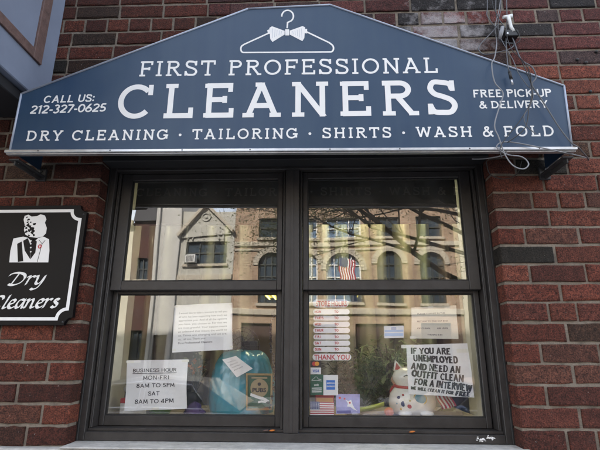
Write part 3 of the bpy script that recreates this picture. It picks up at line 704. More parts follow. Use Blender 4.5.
# ------------------------------------------------------------------ parked cars
def parked_car(cx, cy, label, paint, L=4.6):
    M = mat('car_paint_'+paint[0], paint[1], .25, coat=.8, metal=.2, spec=.6)
    t = thing('parked_car', (cx, cy, RZ), label, 'car', 'cars parked along the kerb')
    hw = .88; z = RZ
    low = [(-2.28, .42), (-2.25, .72), (-2.1, .86), (-1.2, .97), (1.5, 1.0), (2.15, .96), (2.28, .8), (2.3, .42)]
    def ring(y, k, zt): return [(cx+p[0]*k, y, z+(.3 if p[1] < .5 else p[1]*zt)) for p in low]
    b = MB(); b.rings([ring(cy-hw+.04, .985, .99), ring(cy-hw, .995, .965), ring(cy-hw+.02, 1, 1), ring(cy, 1.01, 1.025), ring(cy+hw-.02, 1, 1), ring(cy+hw, .995, .965), ring(cy+hw-.04, .985, .99)][1:6]); b.build('body', M, t)
    cab = [(-1.15, .98), (-.35, 1.42), (.2, 1.49), (1.3, 1.46), (2.0, 1.02)]
    b = MB(); b.rings([[(cx+p[0], cy+s*(hw-.03-(p[1]-.98)*.34), z+p[1]) for p in cab] for s in (-1, -.3, .3, 1)], smooth=False); b.build('cabin', M, t)
    for s in (-1, 1):
        win = [[(-.82, 1.03), (-.3, 1.37), (.35, 1.42), (.35, 1.03)], [(.43, 1.03), (.43, 1.42), (1.18, 1.395), (1.5, 1.05)]]
        for wv in win:
            b = MB(); P = [(cx+p[0], cy+s*(hw-.018-(p[1]-.98)*.34), z+p[1]) for p in wv]; Q = [(p[0], p[1]-s*.02, p[2]) for p in P]
            b.rings([P, Q], smooth=False); wo = b.build('side_window', 'farglass', t)
            b = MB(); b.tube([(p[0], p[1]+s*.004, p[2]) for p in P], .022, 6, True); b.build('window_trim', 'alu', wo)
        for wx in (-1.42, 1.4):
            b = MB(); b.rings([[(cx+wx+r*math.cos(R(a)), cy+s*yy, z+.33+r*math.sin(R(a))) for a in range(0, 360, 15)] for r, yy in ((.2, hw-.2), (.33, hw-.2), (.34, hw-.06), (.33, hw+.01), (.22, hw+.012))]); wh = b.build('wheel', 'black', t)
            b = MB(); b.rings([[(cx+wx+r*math.cos(R(a)), cy+s*yy, z+.33+r*math.sin(R(a))) for a in range(0, 360, 15)] for r, yy in ((.22, hw-.01), (.2, hw+.014), (.06, hw+.03))]); b.build('rim', 'alu', wh)
        b = MB(); b.box(cx-2.27, cx-2.12, cy+s*.6-.14, cy+s*.6+.14, z+.66, z+.8, .02); b.build('headlight', 'plasticw', t)
        b = MB(); b.box(cx+2.16, cx+2.29, cy+s*.66-.12, cy+s*.66+.12, z+.74, z+.9, .02); b.build('tail_light', 'redink', t)
        b = MB(); b.ball((cx-.72, cy+s*(hw+.09), z+1.06), .1, .08, .07, 10); b.build('mirror', M, t)
    b = MB(); b.prism([(cx-1.08, z+1.02), (cx-.42, z+1.39), (cx-.40, z+1.41), (cx-1.1, z+1.0)], cy-hw+.16, cy+hw-.16); b.build('windscreen', 'farglass', t)
parked_car(2.95, -6.4, 'dark blue parked car by the near kerb tree', ('blue', (.05, .11, .27)))
parked_car(-3.2, -6.3, 'silver parked car by the near kerb left of the blue one', ('silver', (.45, .46, .47)))

# ================================================================== THE SHOP
ZT, CRS, MG = 3.0379, .075, .0112        # top of the measured courses, course height, joint
OX0, OX1, OZ0, OZ1 = -.919, .732, 1.173, 2.338   # the window opening
shop = thing('brick_building', (0, 0, GZ), 'red brick shop building with a wide double sash window', 'building')
# -------- bricks, one by one
bw = bmesh.new(); tl = bw.loops.layers.float_color.new('brick_tint')
rb = random.Random(21)
PAL = [((.128, .036, .030), 26), ((.150, .046, .038), 22), ((.098, .030, .027), 20), ((.104, .042, .038), 10), ((.080, .048, .045), 4), ((.026, .022, .022), 4), ((.066, .034, .028), 6)]
def brick_col(x, z):
    c = list(rb.choices([p[0] for p in PAL], [p[1] for p in PAL])[0])
    k = rb.uniform(.62, 1.16)
    if z > 2.4 and x < .35: k *= .74  # upper left bricks darkened to stand in for shade there
    if x < -.5: c = [c[0]*.84, c[1]*.76, c[2]*.52]     # darker, browner tint on the left pier
    elif x > .5 and z < 2.7: c = [c[0]*1.14, c[1]*1.1, c[2]*.80]
    return [v*k for v in c]
def add_brick(x0, x1, z0, z1):
    j = lambda s=.0023: rb.uniform(-s, s)
    y = rb.uniform(-.0022, .0018); cb = .0035; D = .088
    x0 += j(.0012); x1 += j(.0012); z0 += j(.0014); z1 += j(.0014)
    tx = rb.uniform(-.0015, .0015); tz = rb.uniform(-.0015, .0015)
    def ringv(i, yy):
        out = []
        nx = 4
        for k in range(nx+1): out.append((x0+i+(x1-x0-2*i)*k/nx+j(.0006), yy+j(.0008), z0+i+j()))
        for k in range(1, nx+1): out.append((x1-i+j(.0006), yy, z0+i+(z1-z0-2*i)*k/nx)) if k in (2, 4) else None
        for k in range(1, nx+1): out.append((x1-i-(x1-x0-2*i)*k/nx+j(.0006), yy, z1-i+j()))
        out.append((x0+i+j(.0006), yy, z1-i-(z1-z0-2*i)*.5))
        return out
    def V(p): return bw.verts.new((p[0], p[1]+tx*(p[0]-x0)/(x1-x0)+tz*(p[2]-z0)/(z1-z0), p[2]))
    A = [V(p) for p in ringv(0, y+D)]; B = [V(p) for p in ringv(0, y+cb)]; C = [V(p) for p in ringv(cb*.55, y+cb*.3)]; E = [V(p) for p in ringv(cb*1.5, y)]
    fs = []; n = len(A)
    for P, Q in ((A, B), (B, C), (C, E)):
        for k in range(n): fs.append(bw.faces.new((P[k], P[(k+1) % n], Q[(k+1) % n], Q[k])))
    fs.append(bw.faces.new(E))
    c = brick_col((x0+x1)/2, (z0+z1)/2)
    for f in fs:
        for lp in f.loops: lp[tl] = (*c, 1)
XL, XR = -2.75, 2.6
Lb, Hb = .2135, .1065
def course(z0, z1, idx, xa, xb, side):
    """lay one course from xa to xb; side: which end is the window jamb (exact end)"""
    header = idx % 6 == 0
    unit = Hb if header else Lb
    off = 0 if header else (0 if idx % 2 else Lb/2)
    if side == 'r':                      # jamb at xa, lay to the right
        x = xa; first = True
        while x < xb:
            L = unit
            if first and not header and idx % 2 == 0: L = Hb
            if first and header: L = .155
            x2 = min(x+L, xb); 
            if x2-x > .03: add_brick(x+(0 if first else MG/2), x2-MG/2, z0+MG/2, z1-MG/2)
            x = x2; first = False
    else:
        x = xb; first = True
        while x > xa:
            L = unit
            if first and not header and idx % 2 == 1: L = Hb
            if first and header: L = .155
            x2 = max(x-L, xa)
            if x-x2 > .03: add_brick(x2+MG/2, x-(0 if first else MG/2), z0+MG/2, z1-MG/2)
            x = x2; first = False
for i in range(-13, 25):
    z1 = ZT-CRS*i; z0 = z1-CRS
    if z1 > OZ1+.03:
        course(z0, z1, i, -.4+(0 if i % 2 else .1), XR, 'r'); course(z0, z1, i, XL, -.4+(0 if i % 2 else .1), 'l')
    else:
        course(z0, z1, i, OX1, XR, 'r'); course(z0, z1, i, XL, OX0, 'l')
bmesh.ops.recalc_face_normals(bw, faces=bw.faces[:])
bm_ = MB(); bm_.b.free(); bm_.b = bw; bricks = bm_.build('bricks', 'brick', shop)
ZTOP = ZT+CRS*13
b = MB(); d0, d1 = .0065, .34
b.box(XL, OX0-.005, d0, d1, 1.165, OZ1); b.box(OX1+.005, XR, d0, d1, 1.165, OZ1); b.box(XL, XR, d0, d1, OZ1, ZTOP)
b.build('mortar_bed', 'mortar', shop)
b = MB(); b.box(XL, XR, -.035, .30, 1.085, 1.166, .006)
ledge = b.build('stone_ledge', 'stone', shop)
b = MB(); b.box(OX0-.0, OX1+.02, -.042, .20, 1.1665, 1.1735, .003); b.build('window_stool', 'stone', shop)
b = MB(); b.box(XL, XR, -.012, .30, GZ, 1.084); b.build('stone_base', 'stone', shop)
b = MB(); b.box(-9, XL-.002, 0, .34, GZ, 18.4); b.box(XR+.002, 9, 0, .34, GZ, 18.4); b.box(XL-.002, XR+.002, 0.002, .34, ZTOP+.002, 18.4)
b.box(-9, -8.7, .34, 11, GZ, 18.4); b.box(8.7, 9, .34, 11, GZ, 18.4); b.box(-8.7, 8.7, 10.7, 11, GZ, 18.4); b.box(-8.7, 8.7, .34, 10.7, 18.1, 18.4)
b.build('upper_wall', 'plainbrick', shop)  # height set for the shadow cast across the street
for (x0, x1, lb) in ((-27, -9.02, 'unseen tall brick building added left of the shop for its shadow'), (9.02, 20, 'unseen tall brick building added right of the shop for its shadow')):
    nb = thing('shadow_building', ((x0+x1)/2, 5, GZ), lb, 'building')  # out of view, added to shade the facades opposite
    b = MB(); b.box(x0, x1, .05, 11, GZ, 18.4); b.build('wall', 'plainbrick', nb)
    for i in range(int((x1-x0)//2.6)):
        for z in (4.6, 8.2, 11.8, 15.4):
            xx = x0+1+i*2.6; b = MB(); b.box(xx, xx+1.1, .0, .049, z, z+1.9, .01); wn = b.build('window', 'whiteframe', nb)
            b = MB(); b.box(xx+.07, xx+1.03, -.006, -.001, z+.07, z+1.83); b.build('pane', 'farglass', wn)
# black sealant bead round the frame and the plate above it
b = MB(); b.box(OX0-.001, OX0+.008, .07, .09, OZ0, OZ1, .002); b.build('sealant', 'seal', shop)
b = MB(); b.box(OX1-.008, OX1+.001, .07, .09, OZ0, OZ1, .002); b.build('sealant', 'seal', shop)

b = MB(); b.box(OX0+.001, OX1-.001, -.005, .0735, 2.292, 2.63, .003); b.build('head_plate', 'dark', shop)  # dark plate laid over the bricks above the window
# -------- window: casing (part of the building) with sashes and panes
YC = .075
b = MB()
zb, zt = OZ0+.002, OZ1-.002
cw = .026
xl, xr = OX0+.004, OX1-.004
YB = .225
b.box(xl, xl+cw, YC, YB, zb, zt, .002); b.box(xr-cw, xr, YC, YB, zb, zt, .002)           # side casings
b.box(xl+cw+.0005, xr-cw-.0005, YC+.0005, YB, zt-.055, zt, .002)                          # head
b.box(xl+cw+.0005, xr-cw-.0005, YC+.0005, YB, zb, zb+.031, .002)                          # sill casing
b.box(xl+cw, xr-cw, YC+.022, YB, zb+.0315, zb+.041, .001)
MX = -.0978
b.box(MX-.029, MX+.029, YC+.001, YB, zb+.0312, zt-.0555, .002)                            # mullion
b.box(MX-.0055, MX+.0055, YC-.002, YC+.0008, zb+.033, zt-.056, .0007)
casing = b.build('window', 'bronze', shop)
for (a, c) in ((xl+cw+.0005, xl+cw+.014), (xr-cw-.014, xr-cw-.0005), (MX-.029-.013, MX-.0295), (MX+.0295, MX+.029+.013)):
    b = MB(); b.box(a, c, YC+.026, YB-.01, zb+.042, zt-.0555, .0015)
    b.box(a+(c-a)*.35, a+(c-a)*.65, YC+.022, YC+.0262, zb+.042, zt-.0555, .0008)
    b.build('stop', 'bronze', casing)
GX = ((-.874, -.142), (-.054, .684))
def sash(x0, x1, z0, z1, y, sl=.022, sr=.022, bot=.036, top=.034):
    b = MB()
    b.box(x0, x0+sl, y, y+.034, z0, z1, .0025); b.box(x1-sr, x1, y, y+.034, z0, z1, .0025)
    b.box(x0+sl-.0005, x1-sr+.0005, y+.0004, y+.0336, z0+.0002, z0+bot, .0025); b.box(x0+sl-.0005, x1-sr+.0005, y+.0004, y+.0336, z1-top, z1-.0002, .0025)
    s = b.build('sash', 'bronze', casing)
    g0, g1, h0, h1 = x0+sl, x1-sr, z0+bot, z1-top
    b = MB(); b.box(g0, g0+.004, y+.009, y+.016, h0, h1); b.box(g1-.004, g1, y+.009, y+.016, h0, h1)
    b.box(g0+.003, g1-.003, y+.0092, y+.0158, h0, h0+.004); b.box(g0+.003, g1-.003, y+.0092, y+.0158, h1-.004, h1)
    b.build('gasket', 'seal', casing)
    b = MB(); b.box(g0-.004, g1+.004, y+.016, y+.021, h0-.004, h1+.004)
    b.build('pane', 'glass', casing)
for i, (a, c) in enumerate(GX):
    sash(a, c, 1.2165, 1.764, .149, bot=.040, top=.024)
    sash(a, c, 1.752, zt-.056, .113, sl=.046 if i == 0 else .022, sr=.046 if i else .022, bot=.040, top=.03)
    b = MB(); b.box((a+c)/2-.03, (a+c)/2+.03, .13, .149, 1.7645, 1.772, .002); b.build('sash_lock', 'bronze', casing)
# painted inner returns and interior sill board
b = MB(); b.box(-.92, -.872, .226, .38, 1.2, 2.34); b.box(.674, .72, .226, .38, 1.2, 2.34); b.box(-.92, .72, .226, .38, 2.341, 2.40); b.build('inner_jamb', 'cream', shop)
b = MB(); b.box(-.87, .672, .186, .62, 1.222, 1.245, .004); b.build('display_shelf', 'wood', shop)
b = MB(); b.box(.13, .62, .30, .325, 1.2455, 1.262, .002); b.build('shelf_edge', 'wood', shop)
MT['blind'] = mat('blind_fabric', (.045, .043, .035), .9, var=.1)
b = MB(); b.box(-.86, .662, .25, .254, 2.085, 2.33); b.tube([(-.86, .265, 2.32), (.662, .265, 2.32)], .018, 10); b.box(-.86, .662, .246, .258, 2.076, 2.086, .002)
bl_ = b.build('added_blind', 'blind', shop)  # blind added as dark backing for clear reflections in the top glass
# wall anchors and the ends of old fixings
b = MB()
for (px, py) in ((585.6, 63), (590, 92), (577, 60), (596, 52)):
    b = MB(); p = at(px, py, 0); b.ball((p.x, -.002, p.z), .007, .008, .007, 8); b.build('wall_anchor', 'black', shop)
b = MB(); rs_ = random.Random(3)
for i in range(60):
    u = rs_.random(); p = at(477+u*18, 438.4+rs_.gauss(0, .9)+1.6*math.sin(u*7), YC-.001)
    b.ball((p.x, YC, max(p.z, OZ0+.005)), rs_.uniform(.0012, .0042), .0012, rs_.uniform(.0008, .0022), 7)
b.build('paint_splash', 'white', shop)

# -------- the room behind
b = MB(); b.box(-4.5, 4.5, .34, 10, -.12, .0); tag(b.build('shop_floor', 'floor_in'), kind='structure')
b = MB(); b.box(-4.5, 4.5, .34, 10, 2.75, 2.85); tag(b.build('shop_ceiling', 'ceil_in'), kind='structure')
b = MB(); b.box(-4.6, -4.5, .34, 10, -.12, 2.85); b.box(4.5, 4.6, .34, 10, -.12, 2.85); b.box(-4.6, 4.6, 10, 10.1, -.12, 2.85)
b.box(-4.5, -.921, .341, .38, 0, 2.75); b.box(.721, 4.5, .341, .38, 0, 2.75); b.box(-.92, .72, .341, .38, 0, 1.199); b.box(-.92, .72, .341, .38, 2.401, 2.75)
tag(b.build('shop_wall', 'wall_in'), kind='structure')
MT['tube'] = mat('lamp_tube', (.9, .9, .8), .5, emit=(1, .93, .58), est=3.4)
MT['oldtube'] = mat('yellowed_lamp_tube', (.8, .7, .3), .5, emit=(1, .82, .14), est=.9)
def ceiling_lamp(x, y, label, tm='tube'):
    t = thing('ceiling_lamp', (x, y, 2.74), label, 'lamp', 'fluorescent ceiling lamps inside the shop')
    b = MB(); b.box(x-.15, x+.15, y-.62, y+.62, 2.70, 2.748, .01); b.build('housing', 'white', t)
    for s in (-.07, .07):
        b = MB(); b.tube([(x+s, y-.58, 2.675), (x+s, y+.58, 2.675)], .016, 8); b.build('lamp_tube', tm, t)
ceiling_lamp(at(270, 303, 8.0).x, 8.0, 'yellowed fluorescent ceiling lamp far back in the shop', 'oldtube')
ceiling_lamp(.25, 1.05, 'unseen fluorescent ceiling lamp added to light the clothes rail')  # hidden from view, added to light the garments evenly

# -------- garments on a rail
rail = thing('clothes_rail', (0, 1.35, 0), 'steel clothes rail carrying finished garments inside the shop', 'clothes rail')
b = MB(); b.tube([(-2.6, 1.35, 2.70), (2.6, 1.35, 2.70)], .016, 10)
b.build('bar', 'alu', rail)
for x in (-2.5, 0.33, 2.5):
    b = MB(); b.tube([(x, 1.35, 0), (x, 1.35, 2.684)], .018, 10); b.build('post', 'black', rail)
GC = {'pale yellow': (.56, .54, .38), 'cream': (.58, .56, .44), 'olive green': (.24, .26, .15), 'charcoal': (.06, .06, .065), 'brown': (.17, .12, .09), 'light grey': (.42, .42, .38), 'sage': (.38, .41, .28), 'white': (.66, .66, .6), 'navy': (.05, .055, .075)}
GM = {k: mat('garment_'+k.replace(' ', '_'), v, .55, var=.08, vscale=5, coat=.25, trans=.15) for k, v in GC.items()}
def garment(x, col, L, wid, label, seed, thick=.05):
    rnd = random.Random(seed); t = thing('bagged_garment', (x, 1.35, 2.70), label, 'garment', 'garments hanging on the shop rail')
    top = 2.60; n = 28; rr = []
    ph = [rnd.uniform(0, 6.28) for _ in range(3)]
    for (fz, fw, ft) in ((0, .12, .35), (.03, .5, .55), (.08, .92, .8), (.14, 1, .9), (.35, .93, 1), (.6, .97, 1.1), (.8, 1.02, 1.2), (1, 1.05, 1.25)):
        rg = []
        for k in range(n):
            a = 2*math.pi*k/n; rip = 1+.16*fz*math.sin(7*a+ph[0]+fz*2)+.1*fz*math.sin(11*a+ph[1])
            rg.append((x+thick*ft*math.cos(a)*rip+.012*math.sin(fz*5+ph[2]), 1.35+wid*fw*math.sin(a)*(1+.03*math.sin(5*a+ph[1])), top-L*fz))
        rr.append(rg)
    b = MB(); b.rings(rr); b.build('cloth', GM[col], t)
    b = MB(); b.tube([(x, 1.35-.0, 2.59), (x, 1.35, 2.65)]+[(x, 1.35+.022*math.sin(R(a)), 2.698-.022*math.cos(R(a))+.0) for a in range(0, 200, 25)], .003, 6); b.build('hanger', 'alu', t)
GO = ['charcoal', 'brown', 'cream', 'light grey', 'sage', 'olive green', 'light grey', 'navy', 'cream', 'sage', 'light grey', 'pale yellow', 'cream', 'white', 'sage', 'pale yellow', 'cream', 'pale yellow', 'sage', 'brown', 'white', 'cream', 'sage', 'light grey', 'pale yellow', 'olive green', 'cream', 'charcoal']
rg_ = random.Random(31); GL = []; gx = -1.75
for c_ in GO:
    GL.append((gx, c_, rg_.uniform(1.1, 1.4))); gx += rg_.uniform(.105, .15)
    if -.46 < gx < -.21: gx = -.2
seen = {}
for i, (x, c, L) in enumerate(GL):
    seen[c] = seen.get(c, 0)+1
    nb = [GL[i-1][1] if i else 'rail end', GL[i+1][1] if i+1 < len(GL) else 'rail end']
    where = 'left end' if x < -.9 else ('left half' if x < 0 else ('right half' if x < .9 else 'right end'))
    garment(x, c, L+.25, .2, f'{c} garment at the {where} of the rail between {nb[0]} and {nb[1]}', i)
# leafy plant
def plant(x, y, z0, H, label, seed, lm='darkleaf', n=60, spread=.16, pot=True, ls=.045, cat='plant'):
    rnd = random.Random(seed); t = thing('potted_plant', (x, y, z0), label, cat)
    b = MB(); b.lathe((x, y, z0), [(.06, 0), (.085, .13), (.092, .14), (.08, .14), (.07, .12)], 20); b.build('pot', 'browntrim', t)
    b = MB(); lf = MB()
    for i in range(n):
        a = rnd.uniform(0, 6.28); r = spread*rnd.uniform(.2, 1); h = H*rnd.uniform(.35, 1)
        tip = Vector((x+r*math.cos(a), y+r*math.sin(a), z0+.13+h))
        b.tube([(x, y, z0+.12), (x+r*.4*math.cos(a), y+r*.4*math.sin(a), z0+.13+h*.6), tip], .0025, 4)
        for _ in range(4):
            d = Vector((math.cos(a)+rnd.gauss(0, .7), math.sin(a)+rnd.gauss(0, .7), rnd.gauss(.1, .5))).normalized(); sd_ = d.cross(Vector((0, 0, 1)));
            if sd_.length < .1: sd_ = Vector((1, 0, 0))
            sd_.normalize(); s = ls*rnd.uniform(.6, 1.3); c = tip+Vector((rnd.gauss(0, .02), rnd.gauss(0, .02), rnd.gauss(-.02, .04)))
            V = [lf.b.verts.new(q) for q in (c, c+d*s+sd_*s*.4-Vector((0, 0, s*.1)), c+d*s*2.2-Vector((0, 0, s*.5)), c+d*s-sd_*s*.4-Vector((0, 0, s*.1)))]
            lf.b.faces.new(V)
    b.build('stem', 'bark', t); lf.build('foliage', lm, t)
b = MB(); b.box(-.1, .95, .72, 1.05, .0, 1.02, .01); tag(b.build('counter', 'wood'), 'low wooden counter behind the window shelf', 'counter')
plant(.22, .86, 1.02, .34, 'dark leafy potted plant behind the window shelf', 2, n=120, ls=.026)
plant(.42, .92, 1.02, .40, 'pale leafy potted plant on the counter', 6, 'paleleaf', 130, .17, ls=.028)

# ================================================================== NOTICES ON THE GLASS
def sheet(name, label, cat, px4, Y, m, curl=.004, seed=0, group=None):
    """thin sheet from its four measured corners (TL, TR, BR, BL); returns thing and the map (u, v, depth) -> world"""
    Q = [at(*p, Y) for p in px4]; c = (Q[0]+Q[1]+Q[2]+Q[3])/4
    t = thing(name, c, label, cat, group); rnd = random.Random(seed); o1, o2 = rnd.uniform(0, 6), rnd.uniform(0, 6)
    def fm(u, v, d):
        p = Q[3]*(1-u)*(1-v)+Q[2]*u*(1-v)+Q[1]*u*v+Q[0]*(1-u)*v
        y = Y+curl*(math.sin(u*3.1+o1)*math.cos(v*2.6+o2)+.35*math.sin(u*9+v*7+o2))+curl + (curl*.9*(abs(v-.5)+abs(u-.5)*.6) if curl > .003 else 0)
        return Vector((p.x, y+d, p.z))
    b = MB(); N = 14
    A = [[b.b.verts.new(fm(i/N, j/N, 0)) for j in range(N+1)] for i in range(N+1)]
    B = [[b.b.verts.new(fm(i/N, j/N, .0004)) for j in range(N+1)] for i in range(N+1)]
    for i in range(N):
        for j in range(N):
            b.b.faces.new((A[i][j], A[i+1][j], A[i+1][j+1], A[i][j+1])).smooth = True
            b.b.faces.new((B[i][j], B[i][j+1], B[i+1][j+1], B[i+1][j])).smooth = True
    b.build('sheet', m, t)
    return t, fm, ((Q[1]-Q[0]).length, (Q[0]-Q[3]).length)
def tapes(t, fm, uv, s=(.06, .03)):
    b = MB()
    for (u, v) in uv:
        P = [fm(u+a*s[0], v+c*s[1], -.0009) for a, c in ((-.5, -.5), (.5, -.5), (.5, .5), (-.5, .5))]; b.quad(*P)
    b.build('tape', 'tape', t)
MT['tape'] = mat('clear_tape', (.75, .74, .66), .3)
YP = .1785
# business hours
t, fm, wh = sheet('hours_notice', 'white printed notice with opening hours, lower left corner of the window', 'notice', [(126, 360.5), (187, 359.4), (185.8, 409), (122.8, 411.7)], YP, 'paper', .008, 1)
tapes(t, fm, [(.05, .97), (.96, .97), (.5, .03)], (.12, .05))
b = MB()
for (s, x0, x1, y, h, bo) in (('BUSINESS HOUR', .10, .83, .755, .072, .006), ('MON-FRI', .27, .71, .60, .082, .008), ('8AM TO 5PM', .17, .80, .445, .082, .008), ('SAT', .37, .56, .285, .08, .008), ('8AM TO 4PM', .15, .79, .13, .085, .008)):
    letters(b.b, s, (x0, y), (x1, y), h, .15, False, lambda u, v, d: fm(u, v, d), -.0006, -.0002)
b.quad(*[fm(u, v, -.0006) for u, v in ((.10, .725), (.83, .725), (.83, .737), (.10, .737))]); b.build('lettering', 'ink', t)
# thank-you letter
t, fm, wh = sheet('letter_notice', 'white typed letter sheet taped at the top of the left window', 'notice', [(173.7, 305), (231.7, 302.5), (231.7, 349.4), (171.5, 352.6)], YP, 'paper', .008, 2)
b = MB()
LT = ['I would like to take a moment to tell you', 'all who has been supporting how much we', 'appreciate you. And of all the options', 'you have, you choose us. For that we', 'are most grateful. Your support means', 'an unbound that means the world to', 'us. Times are changing and we are,', 'us... all too. Thank you.', 'First Professional Cleaners']
for i, s in enumerate(LT):
    put_print(b.b, s, .09, .91 if i < 7 else (.55 if i == 7 else .66), .80-i*.079, .042, fm, -.0006, .012 if i == 8 else .0)
b.build('lettering', 'greyink', t); tapes(t, fm, [(.02, .97), (.97, .97), (.03, .05), (.98, .06)])
# store hours decal: rounded bars
t = thing('store_hours_decal', at(330, 330, YP), 'red and white store hours decal with rounded rows on right window', 'sign')
fmY = lambda d: (lambda u, v, dd: Vector((at(u, 450-v, YP).x, YP+d+dd, at(u, 450-v, YP).z)))
def capsule(b, x0, x1, ya, yb, d, r=None, n=8):
    r = r or (yb-ya)/2; pts = []
    for cx, cy, a in ((x1-r, ya+r, -90), (x1-r, yb-r, 0), (x0+r, yb-r, 90), (x0+r, ya+r, 180)):
        for k in range(n+1): pts.append((cx+r*math.cos(R(a+90*k/n)), cy+r*math.sin(R(a+90*k/n))))
    W = [at(p[0], 450-p[1], YP) for p in pts]
    b.prism([(q.x, q.z) for q in W], YP+d, YP+d+.0006)
rows = [('', 299.3, 307.4)]+[('MON', 309.2, 314.4), ('TUES', 315.8, 320.6), ('WED', 321.6, 326.9), ('THUR', 327.9, 333), ('FRI', 334.5, 339.5), ('SAT', 340.7, 345.7), ('SUN', 346.9, 352)]+[('', 353.7, 360.4)]
bp, bt = MB(), MB(); bin_ = MB()
capsule(bp, 312.8, 348.6, 450-307.4, 450-299.3, 0); capsule(bp, 312.6, 351.2, 450-360.4, 450-353.7, 0)
put_print(bt.b, 'STORE HOURS', 316, 346.8, 450-306.2, 5.4, fmY(-.0006), 0, .02)
put_print(bt.b, 'THANK YOU', 314.2, 349.6, 450-359.5, 5.0, fmY(-.0006), 0, .025)
for k, (s, ya, yb) in enumerate(rows[1:8]):
    x0, x1 = 313.2+k*.03, 349.6+k*.1
    capsule(bp, x0, x1, 450-yb, 450-ya, 0)
    letters(bt.b, s, (x0+1.4, 450-yb+1.4), (x0+1.4+len(s)*2.2, 450-yb+1.4), 2.6, .2, False, lambda u, v, d: fmY(0)(u, v, d), -.0006, -.0001)
    letters(bt.b, 'TO', (x0+21, 450-yb+1.4), (x0+25.2, 450-yb+1.4), 2.6, .2, False, lambda u, v, d: fmY(0)(u, v, d), -.0006, -.0001)
    put_print(bin_.b, ['7', '8', '7', '8', '7', '8', '-'][k], x0+13, x0+15, 450-yb+1.3, 2.5, fmY(-.0006), 0)
    put_print(bin_.b, ['6', '6', '6', '6', '6', '4', '-'][k], x0+29, x0+31, 450-yb+1.3, 2.5, fmY(-.0006), 0)
bp.build('row_panel', 'decalwhite', t) if 'decalwhite' in MT else bp.build('row_panel', 'paper', t)
bt.build('lettering', 'redink', t); bin_.b.free()
# small pale blue card
t, fm, wh = sheet('alarm_card', 'small white and pale blue card in the middle of the right window', 'card', [(384, 326), (403.8, 325.6), (403.9, 337.8), (384.1, 338.2)], YP, 'paper', .001, 3)
b = MB(); b.quad(*[fm(u, v, -.0006) for u, v in ((.03, .5), (.97, .5), (.97, .66), (.03, .66))]); b.quad(*[fm(u, v, -.0006) for u, v in ((.03, .16), (.97, .16), (.97, .4), (.03, .4))]); b.build('stripe', 'skyink', t)
b = MB()
for y in (.8, .7): b.quad(*[fm(u, v, -.0006) for u, v in ((.36, y), (.62, y), (.62, y+.05), (.36, y+.05))])
b.build('lettering', 'blueink', t)
# yellowed printed sheet
t, fm, wh = sheet('printed_sheet', 'yellowed printed sheet at the top of the right window', 'notice', [(411.5, 307.4), (457, 305), (458.8, 339), (412, 338.3)], YP, 'oldpaper', .005, 4)
b = MB()
for (s, x0, x1, y) in (('PLEASE THANKS IN THE', .13, .74, .76), ('BEST WAY TO FIND OUR BAGS', .12, .80, .52), ('OF CLEAN', .12, .40, .30), ('ASK US IN', .55, .78, .30), ('THE BAG IS IN', .34, .66, .10)):
    put_print(b.b, s, x0, x1, y, .042, fm, -.0006, .03)
b.build('lettering', 'greyink', t); tapes(t, fm, [(.42, .97), (.80, .93), (.03, .03)], (.12, .08))
# handwritten offer
t, fm, wh = sheet('handwritten_notice', 'white handwritten notice for the unemployed with thick black marker capitals', 'notice', [(406.6, 345), (469, 343.2), (475.8, 398), (409.2, 394.5)], YP, 'paper', .009, 5)
b = MB(); rh = random.Random(12)
for (s, p0, p1, cap) in (('IF YOU ARE', (.06, .815), (.70, .79), .125), ('UNEMPLOYED', (.10, .665), (.80, .615), .13), ('AND NEED AN', (.05, .505), (.82, .43), .13), ('OUTFIT CLEAN', (.06, .355), (.86, .265), .13), ('FOR A INTERVIEW', (.09, .195), (.97, .10), .13)):
    letters(b.b, s, p0, p1, cap*1.03, .195, False, fm, -.0006, -.0002, rh.uniform(-.06, .08), .04, rh)
letters(b.b, 'WE WILL CLEAN IT FOR', (.03, .098), (.68, .035), .066, .24, False, fm, -.0006, -.0002, .1, .05, rh)
letters(b.b, 'FREE', (.70, .02), (.93, .005), .095, .29, False, fm, -.0006, -.0002, .25, .04, rh)
b.build('lettering', 'marker', t); tapes(t, fm, [(.9, .86), (.02, .97)], (.2, .07))
# card stickers
MT['cardgreen'] = mat('sticker_green', (.012, .10, .06), .35); MT['mcred'] = mat('sticker_red', (.55, .03, .03), .4); MT['mcyel'] = mat('sticker_orange', (.75, .32, .03), .4)
MT['lilac'] = mat('sticker_lilac', (.34, .33, .60), .5, var=.2, vscale=40); MT['violet'] = mat('sticker_violet', (.10, .09, .32), .5); MT['amex'] = mat('sticker_blue', (.02, .16, .55), .4)
R4 = lambda x0, y0, x1, y1: [(x0, y0), (x1, y0), (x1, y1), (x0, y1)]
def disc(b, fm, cu, cv, ru, rv, d, n=24): b.b.faces.new([b.b.verts.new(fm(cu+ru*math.cos(2*math.pi*k/n), cv+rv*math.sin(2*math.pi*k/n), d)) for k in range(n)])
SG = 'payment stickers on the glass'
t, fm, wh = sheet('card_sticker', 'black payment sticker with red and yellow overlapping discs', 'sticker', R4(310.4, 360.6, 321, 367.2), YP, 'black', .0002, 6, SG)
b = MB(); disc(b, fm, .37, .52, .21, .33, -.0006); b.build('red_disc', 'mcred', t); b = MB(); disc(b, fm, .62, .52, .21, .33, -.0008); b.build('yellow_disc', 'mcyel', t)
t, fm, wh = sheet('card_sticker', 'pale payment sticker with slanted blue VISA lettering', 'sticker', R4(310.6, 367.6, 321, 374.2), YP, 'paper', .0002, 7, SG)
b = MB(); put_print(b.b, 'VISA', .17, .84, .3, .42, lambda u, v, d: fm(u+.2*(v-.5)*.7, v, d), -.0006, .03); b.build('lettering', 'blueink', t)
t, fm, wh = sheet('card_sticker', 'dark green payment sticker with white line drawing', 'sticker', R4(310.2, 374.6, 323.2, 395), YP, 'cardgreen', .0002, 8, SG)
b = MB()
f2 = lambda x, y, d: fm(x, y, d)
